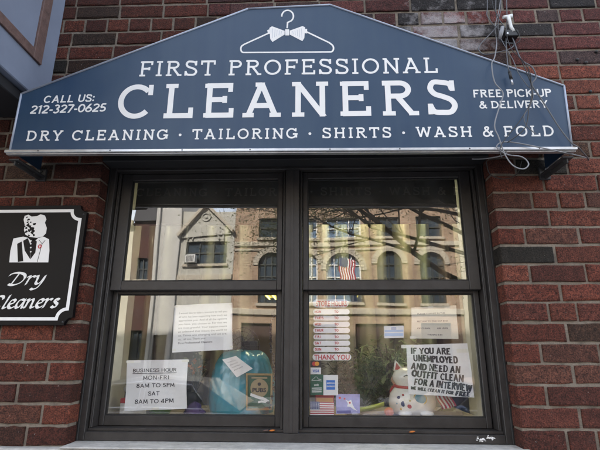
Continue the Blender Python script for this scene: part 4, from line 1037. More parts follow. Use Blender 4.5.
strip(b.b, [(p.x, p.y) for p in spline([(.12, .76, 0), (.28, .80, 0), (.38, .88, 0), (.55, .87, 0), (.6, .79, 0), (.85, .76, 0)], 5)], .02, f2, -.0008, -.0002)
strip(b.b, [(.1, .70), (.5, .72), (.9, .68)], .018, f2, -.0008, -.0002)
put_print(b.b, 'unit', .30, .66, .44, .13, fm, -.0006, .02)
for y in (.33, .24, .15): strip(b.b, [(.12, y), (.88, y+.01)], .045, f2, -.0008, -.0002)
b.build('line_drawing', 'paper', t)
t, fm, wh = sheet('card_sticker', 'white payment sticker with a solid blue square', 'sticker', R4(323.4, 375, 338, 395.2), YP, 'paper', .0002, 9, SG)
b = MB(); b.quad(*[fm(u, v, -.0006) for u, v in ((.2, .27), (.8, .27), (.8, .74), (.2, .74))]); b.build('blue_square', 'amex', t)
b = MB()
for y in (.56, .40): put_print(b.b, 'AMERICAN' if y > .5 else 'EXPRESS', .23, .77, y, .075, fm, -.0009, .03)
b.build('lettering', 'paper', t)
t, fm, wh = sheet('flag_sticker', 'small stars and stripes flag sticker in the bottom left corner of right pane', 'sticker', [(310.1, 401.4), (333.8, 402.2), (334, 416), (310.2, 416.2)], YP, 'paper', .0006, 10)
bw, br_, bb = MB(), MB(), MB(); flag_rows(bw, br_, bb, fm, d=-.0006); bw.b.free(); br_.build('red_stripes', 'flagred', t); bb.build('canton', 'flagblue', t)
b = MB()
for i in range(5):
    for j in range(5): disc(b, fm, .045+i*.078, .53+j*.092, .013, .02, -.0009, 6)
b.build('stars', 'white', t)
t, fm, wh = sheet('lilac_sticker', 'lilac sticker with a white pointed emblem beside the flag sticker', 'sticker', [(336, 394), (359.8, 394), (359.9, 413.4), (336.2, 413.8)], YP, 'lilac', .0008, 11)
b = MB(); b.b.faces.new([b.b.verts.new(fm(u, v, -.0006)) for u, v in [(.40, .70), (.52, .64), (.64, .70), (.68, .50), (.76, .30), (.90, .12), (.72, .22), (.60, .34), (.46, .36), (.50, .52)][::-1]]); disc(b, fm, .58, .55, .1, .1, -.0007); b.build('emblem', 'white', t)
b = MB(); b.quad(*[fm(u, v, -.0006) for u, v in ((.03, .04), (.62, .04), (.62, .16), (.03, .16))]); b.build('band', 'violet', t)
b = MB(); disc(b, fm, .16, .8, .05, .06, -.0006); disc(b, fm, .36, .76, .04, .05, -.0006); disc(b, fm, .58, .55, .04, .05, -.0009); b.build('dots', 'mcred', t)

# ================================================================== DISPLAY ON THE SHELF
ZS = 1.2452
# teal laundry bundle wrapped in clear film
MT['teal'] = mat('teal_fabric', (.022, .27, .36), .4, var=.22, vscale=14, coat=.8, bump=.8, bscale=16)
t = thing('laundry_bundle', (-.335, .36, ZS), 'round teal laundry bundle in shiny wrap on the window shelf', 'bundle')
rr = []
for i in range(41):
    f = i/40; zz = .262*math.sin(f*math.pi/2)**.9 if i else 0
    rad = max((1-f**2.0)**.5 if f < 1 else .04, .04)
    base_k = 1 if f > .12 else .93+.07*f/.12
    ring = []
    for k in range(120):
        a = 2*math.pi*k/120; q = Vector((math.cos(a), math.sin(a), f*1.3))
        nz = noise.noise(q*2.2)*.07
        w1 = noise.noise(Vector((a*0+q.x*3, q.y*3, f*2.2))*1.4)*2.2
        fold = abs(math.sin(5*a+f*5+w1*1.8))**.6*.05*(.4+f) + (1-abs(noise.noise(Vector((q.x*5, q.y*5, f*11)))))*.05
        ring.append((-.335+.150*rad*base_k*(1+nz+fold-.06)*math.cos(a), .375+.135*rad*base_k*(1+nz+fold-.06)*math.sin(a), ZS+zz*(1+.2*nz)+.008*noise.noise(q*4)*(f > .05)))
    rr.append(ring)
b = MB(); b.rings(rr); b.build('fabric', 'teal', t)
t, fm, wh = sheet('paper_tag', 'creased white receipt tag lying on the teal bundle', 'tag', [(222, 359.6), (236, 356), (252.6, 368.6), (236.8, 377.4)], .226, 'paper', .002, 13)
b = MB()
for y in (.75, .6, .45, .3): put_print(b.b, ['TICKET 0 1 4', 'WASH FOLD', 'TOTAL', 'PAID'][int((.76-y)/.15)], .15, .7, y, .06, fm, -.0006)
b.build('lettering', 'greyink', t)
# framed label picture
MT['gold'] = mat('gilt_frame', (.30, .22, .09), .4, metal=.3, var=.2, vscale=40); MT['bottle'] = mat('picture_green', (.012, .085, .04), .4, var=.3, vscale=60); MT['tan'] = mat('picture_tan', (.34, .27, .15), .5)
Yf = .222
t, fm, wh = sheet('framed_picture', 'small green picture with gold border and tan disc leaning by the bundle', 'picture', [(247, 374.2), (271.8, 374.6), (271.2, 409), (247, 409.4)], Yf, 'bottle', .0002, 14)
P = [fm(u, v, 0) for u, v in ((0, 0), (1, 0), (1, 1), (0, 1))]
b = MB()
for i in range(4):
    p, q = P[i], P[(i+1) % 4]; d = (q-p).normalized(); nn = Vector((0, -1, 0)).cross(d)
    b.obox((p+q)/2, d, Vector((0, 1, 0)), nn, ((q-p).length/2+.003, .006, .004), .001)
b.build('frame', 'gold', t)
b = MB(); disc(b, fm, .5, .60, .36, .27, -.0006, 32); b.build('disc', 'tan', t)
b = MB(); strip(b.b, [(.18, .90), (.82, .90)], .05, fm, -.0008, -.0002); b.build('title_band', 'tan', t)
b = MB(); put_print(b.b, 'PUBS', .22, .78, .49, .12, fm, -.0009, .04); disc(b, fm, .5, .72, .07, .055, -.0009); b.build('lettering', 'ink', t)
b = MB(); strip(b.b, [(p.x, p.y) for p in spline([(.14, .42, 0), (.3, .38, 0), (.5, .33, 0), (.72, .28, 0), (.9, .2, 0)], 5)], .085, fm, -.0011, -.0002); strip(b.b, [(.46, .2), (.6, .22), (.78, .2)], .06, fm, -.0011, -.0002); b.build('swoosh', 'paper', t)  # white streak painted on, standing in for a reflection
# desk fan behind the bundle
fx = at(243, 346, .62); t = thing('desk_fan', (fx.x, .62, 1.246), 'small dark desk fan with wire cage behind the bundle', 'fan')
b = MB(); b.lathe((fx.x, .60, 1.246), [(.06, 0), (.06, .012), (.015, .02), (.012, .2)], 16); b.build('stand', 'black', t)
b = MB()
for r in (.02, .045, .07, .09): b.tube([(fx.x+r*math.cos(R(a)), .575-.02*(1-r/.09), fx.z+r*math.sin(R(a))) for a in range(0, 360, 15)], .0018, 5, True)
for a in range(0, 360, 20): b.tube([(fx.x+.02*math.cos(R(a)), .556, fx.z+.02*math.sin(R(a))), (fx.x+.09*math.cos(R(a)), .575, fx.z+.09*math.sin(R(a)))], .0013, 4)
b.build('cage', 'steel', t)
b = MB()
for a in (0, 120, 240): b.obox(Vector((fx.x+.04*math.cos(R(a)), .59, fx.z+.04*math.sin(R(a)))), Vector((math.cos(R(a)), .0, math.sin(R(a)))), Vector((-math.sin(R(a))*.5, .85, math.cos(R(a))*.5)).normalized(), Vector((-math.sin(R(a))*.85, -.5, math.cos(R(a))*.85)).normalized(), (.04, .002, .026), .001)
b.build('blades', 'cable', t)
# white bag and red/white tub at the left
p = at(112, 405, .27)
t = thing('plastic_bag', (-.80, .31, ZS+.075), 'crumpled white plastic bag on a red and white box', 'bag')
b = MB(); rr = []
for i in range(9):
    f = i/8; rd = math.sin(f*math.pi*.92+.12)
    rr.append([(-.785+.05*rd*(1+.35*noise.noise(Vector((math.cos(a)*3, math.sin(a)*3, f*4))))*math.cos(a), .30+.045*rd*(1+.35*noise.noise(Vector((math.cos(a)*3, math.sin(a)*3, f*4))))*math.sin(a), ZS+.0655+.075*f) for a in [2*math.pi*k/24 for k in range(24)]])
b.rings(rr); b.build('film', 'plasticw', t)
t = thing('carton', (-.785, .30, ZS), 'low white carton with red top band under the plastic bag', 'box')
b = MB(); b.box(-.835, -.72, .25, .37, ZS, ZS+.045, .003); b.build('body', 'plasticw', t); b = MB(); b.box(-.836, -.719, .249, .371, ZS+.0452, ZS+.065, .003); b.build('lid', 'redink', t)
MT['green'] = mat('green_plastic', (.07, .22, .03), .35)
c = at(160, 413, .28); t = thing('green_tub', (c.x, .28, ZS), 'bright green plastic tub behind the opening hours notice', 'tub')
b = MB(); b.lathe((c.x, .28, ZS), [(.04, 0), (.05, .03), (.055, .034), (.055, .04), (.02, .045)], 24); b.build('body', 'green', t)
MT['purple'] = mat('purple_cloth', (.07, .03, .13), .7, var=.3, vscale=30)
c = at(193, 411, .27); t = thing('purple_cloth', (c.x, .28, ZS), 'crumpled purple cloth between the hours notice and the bundle', 'cloth')
b = MB(); rr = []
for i in range(8):
    f = i/7; rr.append([(c.x+.042*(1-f**2*.9)*(1+.5*noise.noise(Vector((math.cos(a)*2, math.sin(a)*2, f*3))))*math.cos(a), .29+.035*(1-f**2*.9)*(1+.5*noise.noise(Vector((math.cos(a)*2+4, math.sin(a)*2, f*3))))*math.sin(a), ZS+.05*f) for a in [2*math.pi*k/22 for k in range(22)]])
b.rings(rr); b.build('fabric', 'purple', t)
# small flowering plant under the letter
c = at(197, 362, .5)
t = thing('flower_pot', (c.x, .5, ZS), 'little orange flowering plant seen below the typed letter', 'plant')
b = MB(); b.lathe((c.x, .5, ZS), [(.03, 0), (.042, .07), (.036, .07)], 16); b.build('pot', 'black', t)
b = MB(); fl2 = MB(); rnd = random.Random(8)
for i in range(26):
    a = rnd.uniform(0, 6.28); r = rnd.uniform(.0, .05); h = c.z-ZS+rnd.uniform(-.05, .04)
    tip = Vector((c.x+r*math.cos(a), .5+r*math.sin(a), ZS+h)); b.tube([(c.x, .5, ZS+.06), tip], .0018, 4); leaves(b, [tip], .014, .012, 4, rnd)
    if i % 5 == 0: leaves(fl2, [tip], .014, .008, 8, rnd)
b.build('foliage', 'darkleaf', t); MT['orange'] = mat('orange_petal', (.55, .16, .02), .6); fl2.build('flower', 'orange', t)
# chain of small beads in the corner
t = thing('bead_garland', at(274, 318, .22), 'dark beaded garland hanging in the right corner of the left pane', 'garland')
b = MB(); rnd = random.Random(5); x0 = at(273, 318, .22)
for i in range(44):
    b.ball((x0.x-.012*math.sin(i*.16)+rnd.gauss(0, .003), .22+rnd.gauss(0, .003), 1.66-i*.0088), rnd.uniform(.004, .0065), n=8)
b.tube([(x0.x+.02, .22, 1.70), (x0.x+.008, .22, 1.685), (x0.x, .22, 1.66)], .0015, 5)
b.build('beads', 'black', t)

# lucky cat
MT['porcelain'] = mat('porcelain', (.78, .76, .70), .18, coat=.6); MT['catred'] = mat('collar_red', (.42, .025, .03), .4); MT['catgold'] = mat('bell_gold', (.55, .38, .06), .3, metal=.6); MT['catblue'] = mat('medal_blue', (.12, .30, .42), .3); MT['navyp'] = mat('painted_navy', (.02, .03, .12), .4); MT['peach'] = mat('peach_skin', (.60, .20, .10), .5, var=.3, vscale=30)
cx, cyy = .413, .32
t = thing('lucky_cat', (cx, cyy, ZS), 'fat white porcelain beckoning cat with red collar and gold bell', 'figurine')
prof = [(.060, 0), (.082, .004), (.098, .03), (.101, .055), (.094, .085), (.078, .105), (.066, .116), (.068, .125), (.078, .142), (.080, .158), (.070, .178), (.045, .192), (.012, .198)]
b = MB(); b.lathe((cx, cyy, ZS), prof, 40, 1, .82)
for s in (-1, 1):
    b.ball((cx+s*.045, cyy-.066, ZS+.012), .030, .026, .012)
b.ball((cx+.084, cyy-.01, ZS+.14), .022, .022, .05)
b.ball((cx+.084, cyy-.016, ZS+.19), .024, .024, .022)
b.build('body', 'porcelain', t)
for s in (-1, 1):
    ep = Vector((cx+s*.048, cyy, ZS+.178))
    b = MB(); b.rings([[tuple(ep+Vector((s*.004*k+(.026*(1-k/4)+.001)*math.cos(a), .014*(1-k/4)*math.sin(a), k*.012))) for a in [2*math.pi*q/16 for q in range(16)]] for k in range(5)]); e = b.build('ear', 'porcelain', t)
    b = MB(); q = ep+Vector((s*.006, -.0145, .006)); b.b.faces.new([b.b.verts.new(q+Vector(v)) for v in ((-.015, 0, 0), (.015, 0, 0), (s*.006, .009, .03))]); b.build('inner_ear', 'catred', e)
b = MB(); b.tube([(cx+.070*math.cos(R(a)), cyy+.058*math.sin(R(a)), ZS+.116+.004*math.sin(R(a))) for a in range(0, 360, 12)], .0065, 8, True); b.build('collar', 'catred', t)
b = MB(); b.ball((cx+.026, cyy-.06, ZS+.104), .011); b.build('bell', 'catgold', t)
b = MB(); b.ball((cx+.018, cyy-.073, ZS+.07), .026, .012, .022); md = b.build('medallion', 'catblue', t)
b = MB(); b.tube([(cx+.018+.027*math.cos(R(a)), cyy-.076, ZS+.07+.023*math.sin(R(a))) for a in range(0, 360, 15)], .0025, 6, True); b.build('rim', 'catgold', md)
for (dx, dz, mm, r) in ((-.047, .050, 'navyp', .015), (-.024, .042, 'catred', .013), (-.066, .074, 'navyp', .008), (-.072, .05, 'catblue', .006), (-.05, .085, 'catred', .005), (-.024, .062, 'catgold', .005), (-.06, .03, 'catgold', .006)):
    yy = cyy-.82*math.sqrt(max(0, .0985**2-dx*dx))*(1 if dz < .09 else .9)
    b = MB(); b.ball((cx+dx, yy+.002, ZS+dz), r, .004, r*.8, 10); b.build('painted_flower', mm, t)
b = MB()
for s in (-1, 1): b.tube([(cx+s*.03-.012, cyy-.064, ZS+.158), (cx+s*.03, cyy-.066, ZS+.164), (cx+s*.03+.012, cyy-.064, ZS+.158)], .0018, 6)
b.tube([(cx-.008, cyy-.068, ZS+.145), (cx, cyy-.069, ZS+.141), (cx+.008, cyy-.068, ZS+.145)], .0015, 6); b.ball((cx, cyy-.067, ZS+.15), .004, .003, .003, 8)
b.build('face_paint', 'black', t)
# small figurine beside the cat's ear
c = at(394.5, 380, .42); fx_, fz = c.x, c.z
t = thing('doll_figurine', (fx_, .42, ZS), 'small dark haired figurine standing behind the porcelain cat', 'figurine')
b = MB(); b.lathe((fx_, .42, ZS), [(.03, 0), (.03, .006), (.022, .01), (.026, .05), (.022, .09), (.008, fz-ZS-.022), (.010, fz-ZS-.014), (.015, fz-ZS-.006), (.017, fz-ZS+.004), (.013, fz-ZS+.016), (.003, fz-ZS+.021)], 20); b.ball((fx_, .404, fz-.001), .003, .004, .004, 8); b.build('body', mat('doll_skin', (.52, .33, .24), .5), t)
b = MB(); b.ball((fx_, .426, fz+.009), .0185, .0175, .0155); b.build('hair', 'black', t)
b = MB(); b.lathe((fx_, .42, ZS), [(.0305, .008), (.024, .012), (.028, .05), (.024, .09), (.012, fz-ZS-.024)], 20); b.build('coat', 'catred', t)
# peach, green leaf dish, red box, tray
c = at(389, 413, .25); t = thing('peach', (c.x, .25, ZS), 'small red and orange peach beside the porcelain cat', 'fruit')
b = MB(); b.ball((c.x, .25, ZS+.0185), .02, .02, .0185); b.build('flesh', 'peach', t); b = MB(); b.tube([(c.x, .25, ZS+.035), (c.x+.003, .25, ZS+.043)], .0015, 5); b.build('stalk', 'bark', t)
MT['lime'] = mat('lime_plastic', (.42, .48, .05), .4)
c = at(368, 408, .30); t = thing('leaf_dish', (c.x, .30, ZS), 'yellow green curved leaf dish beside the lilac sticker', 'dish')
b = MB(); rr = []
for i in range(11):
    f = i/10; x = c.x-.09+.16*f; wd = .03*math.sin(math.pi*min(.97, f*.9+.06)); zz = ZS+.012+.03*f**2
    rr.append([(x, .30+wd*math.cos(a), zz+.006*math.sin(a)+abs(math.cos(a))*.01) for a in [2*math.pi*k/12 for k in range(12)]])
b.rings(rr); b.build('bowl', 'lime', t)
t = thing('red_box', (.045, .30, ZS), 'red carton behind the flag and lilac stickers', 'box')
b = MB(); b.box(-.005, .075, .27, .34, ZS, ZS+.105, .003); b.build('carton', 'catred', t); b = MB(); b.box(0.0, .07, .2686, .2699, ZS+.05, ZS+.07); b.build('band', 'mcyel', t)
# small striped flag on a stick
t = thing('stick_flag', (.56, .30, ZS), 'small striped hand flag leaning beside the cat under the notice', 'flag')
b = MB(); b.tube([(.53, .31, ZS), (.575, .30, ZS+.19)], .002, 6); b.build('stick', 'wood', t)
bw, br_, bb = MB(), MB(), MB(); a0 = at(446, 391, .3)
fmf = lambda u, v, d: Vector((.508+.06*(v-.2)+.006*math.sin(u*8)+.03*u, .295+.008*math.sin(v*9)-.01*u, ZS+.155-u*.115-.015*(1-v)))
flag_rows(bw, br_, bb, fmf, 9); bw.build('white_stripes', 'white', t); br_.build('red_stripes', 'flagred', t); bb.build('canton', 'flagblue', t)
# dry leaf scraps on the outer sill
for i, (px, py, lb) in enumerate(((272, 431, 'curled orange leaf on the sill under the mullion'), (266, 427, 'small brown leaf scrap leaning on the lower left sash'), (412, 430, 'tiny orange leaf scrap on the right sill'))):
    q = at(px, py, YC+.012)
    b = MB(); b.rings([[(q.x-.012+.024*f, YC+.012+.006*math.sin(a)*math.sin(math.pi*max(.05, min(.95, f))), OZ0+.0355+.004+.0035*math.cos(a)*math.sin(math.pi*max(.05, min(.95, f)))+.003*f) for a in [2*math.pi*k/8 for k in range(8)]] for f in [j/6 for j in range(7)]])
    tag(b.build('dry_leaf', 'orange' if i != 1 else 'browntrim', loc=(q.x, YC+.012, OZ0+.034)), lb, 'leaf')

# ================================================================== AWNING
YA = -.20
AW = thing('awning', (-.11, -.10, 2.25), 'blue shop awning panel with white slab lettering above the window', 'awning')
A4 = {k: at(*v, YA) for k, v in dict(bl=(10, 151), br=(572, 148), tr=(564, 86), t2=(330, 5), t1=(248, 9), tl=(21.5, 94)).items()}
out = [A4[k] for k in ('bl', 'br', 'tr', 't2', 't1', 'tl')]
b = MB(); b.prism([(p.x, p.z) for p in out], YA, YA+.0035); b.build('front_panel', 'vinyl', AW)
b = MB()
for p, q in zip(out[1:], out[2:]+out[:1]):        # returns to the wall, closing sides and slopes
    d = Vector((q.x-p.x, 0, q.z-p.z)).normalized(); nn = Vector((-d.z, 0, d.x))
    p2, q2 = p+nn*.0005, q+nn*.0005
    for o_ in (0,):
        V = [Vector((p2.x, YA+.0037, p2.z)), Vector((q2.x, YA+.0037, q2.z)), Vector((q2.x, -.004, q2.z)), Vector((p2.x, -.004, p2.z))]
        W2 = [v+nn*.003 for v in V]
        b.quad(*V); b.quad(*W2[::-1])
        for i in range(4): b.quad(V[i], W2[i], W2[(i+1) % 4], V[(i+1) % 4])
b.build('return_panel', 'vinyl', AW)
MT['edge'] = mat('awning_edge', (.34, .38, .46), .45, metal=.2)
b = MB()
for p, q in zip(out[1:], out[2:]+out[:1]): b.tube([(p.x, YA-.001, p.z), (q.x, YA-.001, q.z)], .0042, 6)
b.build('edge_piping', 'edge', AW)
bl, br = A4['bl'], A4['br']; d = (br-bl).normalized(); nn = Vector((-d.z, 0, d.x))
mid = (bl+br)/2; hl = (br-bl).length/2
b = MB(); b.obox(mid+Vector((0, -.006, 0))-nn*.007, d, Vector((0, 1, 0)), nn, (hl+.012, .010, .006), .002)
b.obox(mid+Vector((0, .002, 0))-nn*.0155, d, Vector((0, 1, 0)), nn, (hl+.008, .010, .0022), .001); b.build('bottom_trim', 'alu', AW)
b = MB()
for px in (38, 110, 182, 250, 330, 400, 470, 540):
    p = at(px, 152.5, YA-.014); k = (p.x-bl.x)/(br.x-bl.x); zc = bl.z+(br.z-bl.z)*k-.007; b = MB(); b.ball((p.x, YA-.016, zc), .0028, .002, .0028, 8); b.build('rivet', 'steel', AW)
for s, x in ((-1, bl.x+.012), (1, br.x-.012)):
    zc = (bl.z if s < 0 else br.z)-.03
    b = MB(); b.box(x-.02, x+.02, YA+.012, -.012, zc-.003, zc+.003, .001); b.box(x-.003, x+.003, YA+.02, -.012, zc-.02, zc-.003, .001)
    b.box(x-.022, x+.022, -.012, .0005, zc-.02, zc+.035, .002); br2 = b.build('bracket', 'steel', AW)
    b = MB()
    for yy in (-.16, -.06): b.ball((x, yy, zc-.005), .007, .007, .005, 8)
    b.ball((x, -.014, zc+.022), .007, .004, .007, 8); b.build('bolt', 'steel', br2)
# lettering on the panel
fa = lambda x, z, d_: Vector((x, YA+d_, z))
def line(text, pL, pR, capL, w, slab, slant=0, name='lettering'):
    p0, p1 = at(*pL, YA), at(*pR, YA); c0 = at((pL[0]+pR[0])/2, (pL[1]+pR[1])/2, YA); c1 = at((pL[0]+pR[0])/2, (pL[1]+pR[1])/2-capL, YA)
    b = MB(); letters(b.b, text, (p0.x, p0.z), (p1.x, p1.z), (c1-c0).length, w, slab, fa, -.0009, .0042, slant)
    return b.build(name, 'letter', AW)
line('FIRST PROFESSIONAL', (138.5, 76.5), (438, 73), 15.2, .125, True)
line('CLEANERS', (116, 119), (459, 114.8), 34.6, .142, True)
line('DRY CLEANING . TAILORING . SHIRTS . WASH & FOLD', (25.5, 141), (555, 136.2), 10.4, .145, True)
line('CALL US:', (43, 103.2), (94, 101.6), 7.2, .17, False, .12)
line('212-327-0625', (29.5, 114), (105.5, 111.6), 8.2, .165, False, .12)
line('FREE PICK-UP', (473, 97.6), (552, 96.8), 7.8, .165, False, 0)
line('& DELIVERY', (479.5, 108.6), (548.5, 107.8), 7.4, .165, False, 0)
# clothes hanger emblem with a bow tie
b = MB()
P2 = lambda px, py: (at(px, py, YA).x, at(px, py, YA).z)
z_ = 4.615
pp = lambda zx, zy: P2(220+zx/z_, zy/z_)
hook = [pp(285, 77)]+[pp(312+27*math.cos(R(a)), 75-27*math.sin(R(a))) for a in range(170, -61, -15)]+[pp(312, 104), pp(310, 130)]
strip(b.b, hook, .0065, fa, -.0009, .0042)
frame = [pp(228, 152), pp(112, 205)]+[pp(108+12*math.cos(R(a)), 226-17*math.sin(R(a))) for a in range(120, 271, 25)]+[pp(310, 241.5)]+[pp(512+12*math.cos(R(a)), 223-17*math.sin(R(a))) for a in range(-90, 61, 25)]+[pp(505, 198), pp(395, 145)]
strip(b.b, frame, .0065, fa, -.00092, .0042)
b.prism([pp(228, 130), pp(240, 122), pp(298, 143), pp(298, 160), pp(242, 194), pp(232, 180)], YA-.0011, YA+.0042)
b.prism([pp(393, 127), pp(381, 121), pp(322, 142), pp(322, 160), pp(380, 190), pp(389, 176)], YA-.0011, YA+.0042)
b.prism([pp(301, 136), pp(319, 136), pp(319, 164), pp(301, 164)], YA-.0013, YA+.0042)
b.prism([pp(218, 140), pp(228, 136), pp(231, 156), pp(222, 158)], YA-.0011, YA+.0042); b.prism([pp(392, 134), pp(402, 134), pp(402, 155), pp(391, 153)], YA-.0011, YA+.0042)
b.build('hanger_emblem', 'letter', AW)
b = MB()
for k in range(5):
    for s in (-1, 1):
        x = 310+s*(26+k*10); strip(b.b, [pp(x, 150-(5+k*3.2)), pp(x+s*2, 154+(5+k*4.5))], .0012, fa, -.0014, -.0009)
b.build('tie_pleat', 'edge', AW)

# ================================================================== BLACK PLAQUE ON THE LEFT PIER
YQ = -.024
PL = thing('plaque', at(27, 265, YQ), 'black dry cleaners plaque with notched corners and white border', 'sign')
TR, BR_ = at(83.8, 205.2, YQ), at(75.4, 325.2, YQ)
qx1 = (TR.x+BR_.x)/2; qz1, qz0 = TR.z, BR_.z; qx0 = at(26, 265, YQ).x*2-qx1
def notched(i, r, n=8):
    x0, x1, z0, z1 = qx0+i, qx1-i, qz0+i, qz1-i; P = []
    for cx_, cz_, a0 in ((x1, z0, 180), (x1, z1, 270), (x0, z1, 0), (x0, z0, 90)):
        for k in range(n+1):
            a = R(a0-90*k/n) ; P.append((cx_+r*math.cos(a), cz_+r*math.sin(a)))
    return P
def notch_path(i, r, n=8):
    x0, x1, z0, z1 = qx0+i, qx1-i, qz0+i, qz1-i; P = []
    for cx_, cz_, a0 in ((x1, z0, 180), (x1, z1, 270), (x0, z1, 360), (x0, z0, 450)):
        for k in range(n+1):
            a = R(a0-90*k/n); P.append((cx_+r*math.cos(a), cz_+r*math.sin(a)))
    return P
b = MB(); b.prism(notch_path(0, .03), YQ, -.006); pb = b.build('board', 'plaque', PL)
fq = lambda x, z, d_: Vector((x, YQ+d_, z))
b = MB(); P = notch_path(.024, .038); strip(b.b, P+P[:1], .0125, fq, -.001, .0005); b.build('border', 'white', PL)
b = MB()
for (x, z) in ((qx1-.012, qz1-.04), (qx1-.035, qz0+.012), (qx0+.012, qz1-.04), (qx0+.035, qz0+.012)): b = MB(); b.ball((x, YQ, z), .004, .003, .004, 8); b.build('screw', 'steel', PL)
CH = {
 'D': (1.35, [[(.62, 1.38), (.42, .75), (.18, .02)], [(-.12, 1.12), (.05, 1.33), (.5, 1.44), (1.0, 1.28), (1.16, .85), (.92, .3), (.5, .02), (.18, .0), (-.02, .1)]]),
 'C': (1.1, [[(1.02, 1.08), (.98, 1.36), (.68, 1.43), (.28, 1.12), (.1, .6), (.2, .12), (.5, 0), (.88, .2)]]),
 'r': (.66, [[(.0, .84), (.2, 1.0), (.14, .55), (.02, 0)], [(.1, .45), (.3, .85), (.52, 1.0), (.62, .88)]]),
 'y': (.85, [[(0, .86), (.17, 1.0), (.18, .6), (.12, .2), (.28, .03), (.5, .28), (.74, .98)], [(.76, 1.02), (.62, .3), (.36, -.36), (.02, -.6), (-.16, -.48)]]),
 'l': (.42, [[(.42, 1.5), (.26, .8), (.1, .18), (.16, 0), (.36, .14)]]),
 'e': (.66, [[(.12, .46), (.4, .56), (.56, .8), (.44, 1.0), (.22, .85), (.08, .4), (.2, .04), (.4, .03), (.6, .22)]]),
 'a': (.84, [[(.64, .92), (.42, 1.0), (.18, .76), (.06, .3), (.16, .02), (.36, .16), (.6, .7)], [(.7, 1.02), (.6, .4), (.6, .04), (.8, .14)]]),
 'n': (.84, [[(.0, .86), (.17, 1.0), (.12, .6), (0, 0)], [(.08, .42), (.28, .85), (.5, 1.0), (.56, .8), (.48, .22), (.56, .02), (.76, .16)]]),
 's': (.6, [[(.54, .86), (.38, 1.0), (.2, .86), (.28, .6), (.45, .4), (.42, .12), (.2, 0), (.02, .14)]]),
}
def script_line(b, text, pL, pR, xh, nib):
    p0, p1 = at(*pL, YQ), at(*pR, YQ); tot = sum(CH[c][0] for c in text); x = p0.x; sx = (p1.x-p0.x)/tot; k = 0
    for ch in text:
        adv, S = CH[ch]; z = p0.z+(p1.z-p0.z)*(x-p0.x)/(p1.x-p0.x)
        for q in S:
            pts = [(x+(p.x+.08*p.y)*sx, z+p.y*xh) for p in spline([(u, v, 0) for u, v in q], 6)]
            strip(b.b, pts, nib, fq, -.001-k*5e-6, .0003, (math.cos(R(38)), math.sin(R(38))))
            strip(b.b, pts, nib*.28, fq, -.0012-k*5e-6, .0003); k += 1
        x += adv*sx
xh = (at(30, 300, YQ)-at(30, 308.6, YQ)).length
b = MB(); script_line(b, 'Dry', (8.5, 285), (44.5, 284), xh, .0125); script_line(b, 'Cleaners', (-11.5, 308.6), (58, 307.3), xh, .0125); b.build('lettering', 'white', PL)
# emblem: a bear's head over a dinner jacket
z2 = 2.647; bp_ = lambda zx, zy: (at(zx/z2, 160+zy/z2, YQ).x, at(zx/z2, 160+zy/z2, YQ).z)
b = MB(); b.prism([bp_(*p) for p in ((36, 208), (62, 203), (74, 206), (104, 206), (116, 203), (130, 210), (131, 240), (128, 271), (25, 271), (28, 240))], YQ-.0011, YQ+.0003)
hd = [(63, 158), (66, 148), (76, 145), (84, 150), (98, 149), (108, 144), (119, 147), (123, 157), (119, 166), (124, 180), (122, 194), (113, 203), (98, 206), (80, 204), (68, 198), (64, 186), (66, 172)]
b.prism([bp_(*p) for p in hd], YQ-.0013, YQ+.0003)
em = b.build('emblem', 'white', PL)
b = MB()
for (zx, zy, r) in ((75, 172, 4), (84, 182, 6), (78, 187, 4), (92, 170, 4), (70, 180, 3), (76, 158, 3.5), (86, 193, 4), (74, 165, 2.5), (82, 165, 2), (70, 190, 3.5), (72, 152, 2.2), (88, 187, 4.5), (66, 176, 2.4), (80, 176, 4), (90, 199, 3), (77, 200, 2.5)):
    c0 = bp_(zx, zy); rad = r/z2*.0039
    b.b.faces.new([b.b.verts.new((c0[0]+rad*1.1*math.cos(a)*(1+.3*math.sin(3*a+zx)), YQ-.0016, c0[1]-rad*math.sin(a)*(1+.3*math.cos(2*a+zy)))) for a in [2*math.pi*k/14 for k in range(14)]])
for P in ([(46, 222), (58, 216), (62, 268), (48, 270)], [(62, 214), (74, 207), (80, 222), (80, 262), (66, 240)], [(80, 222), (88, 208), (98, 216), (94, 245), (81, 263)], [(74, 206), (102, 206), (95, 213), (82, 213)]):
    b.prism([bp_(*p) for p in P], YQ-.0016, YQ-.0002)
for (x0, y0, x1, y1) in ((99, 270, 112, 222), (112, 222, 120, 213), (112, 222, 104, 212)): strip(b.b, [bp_(x0, y0), bp_(x1, y1)], .0016, fq, -.0017, -.0002)
b.build('ink_detail', 'plaque', em)
b = MB(); 
for zy in (222, 232, 243): b = MB(); b.ball((bp_(82, zy)[0], YQ-.0017, bp_(82, zy)[1]), .0035, .001, .0035, 8); b.build('button', 'white', em)
b = MB(); c0 = bp_(106, 229); b.tube([(c0[0]+.006*math.cos(R(a)), YQ-.002, c0[1]+.007*math.sin(R(a))) for a in range(0, 360, 30)], .0018, 5, True); b.build('boutonniere', 'mcred', em)

# ================================================================== NEIGHBOUR'S SHOP BOX (upper left)
XN = -1.208; ZN = 2.562
NB = thing('bay_box', (XN-.6, 0, ZN), 'grey blue projecting shopfront box with brown trim at upper left', 'shopfront')
b = MB(); b.box(XN-2.2, XN-.0, -1.15, .003, ZN, 4.4, .004); b.build('body', 'greybox', NB)
b = MB(); b.box(XN-2.2, XN-.03, -1.1, -.002, ZN-.05, ZN-.0005, .004); b.build('soffit', 'dark', NB)
b = MB()
b.box(XN-.004, XN+.010, -.155, -.098, 2.712, 4.2, .002); b.box(XN-.004, XN+.010, -1.02, -.1555, 2.712, 2.757, .002); b.box(XN-.004, XN+.010, -1.08, -1.0205, 2.712, 4.2, .002)
b.build('trim_frame', 'browntrim', NB)

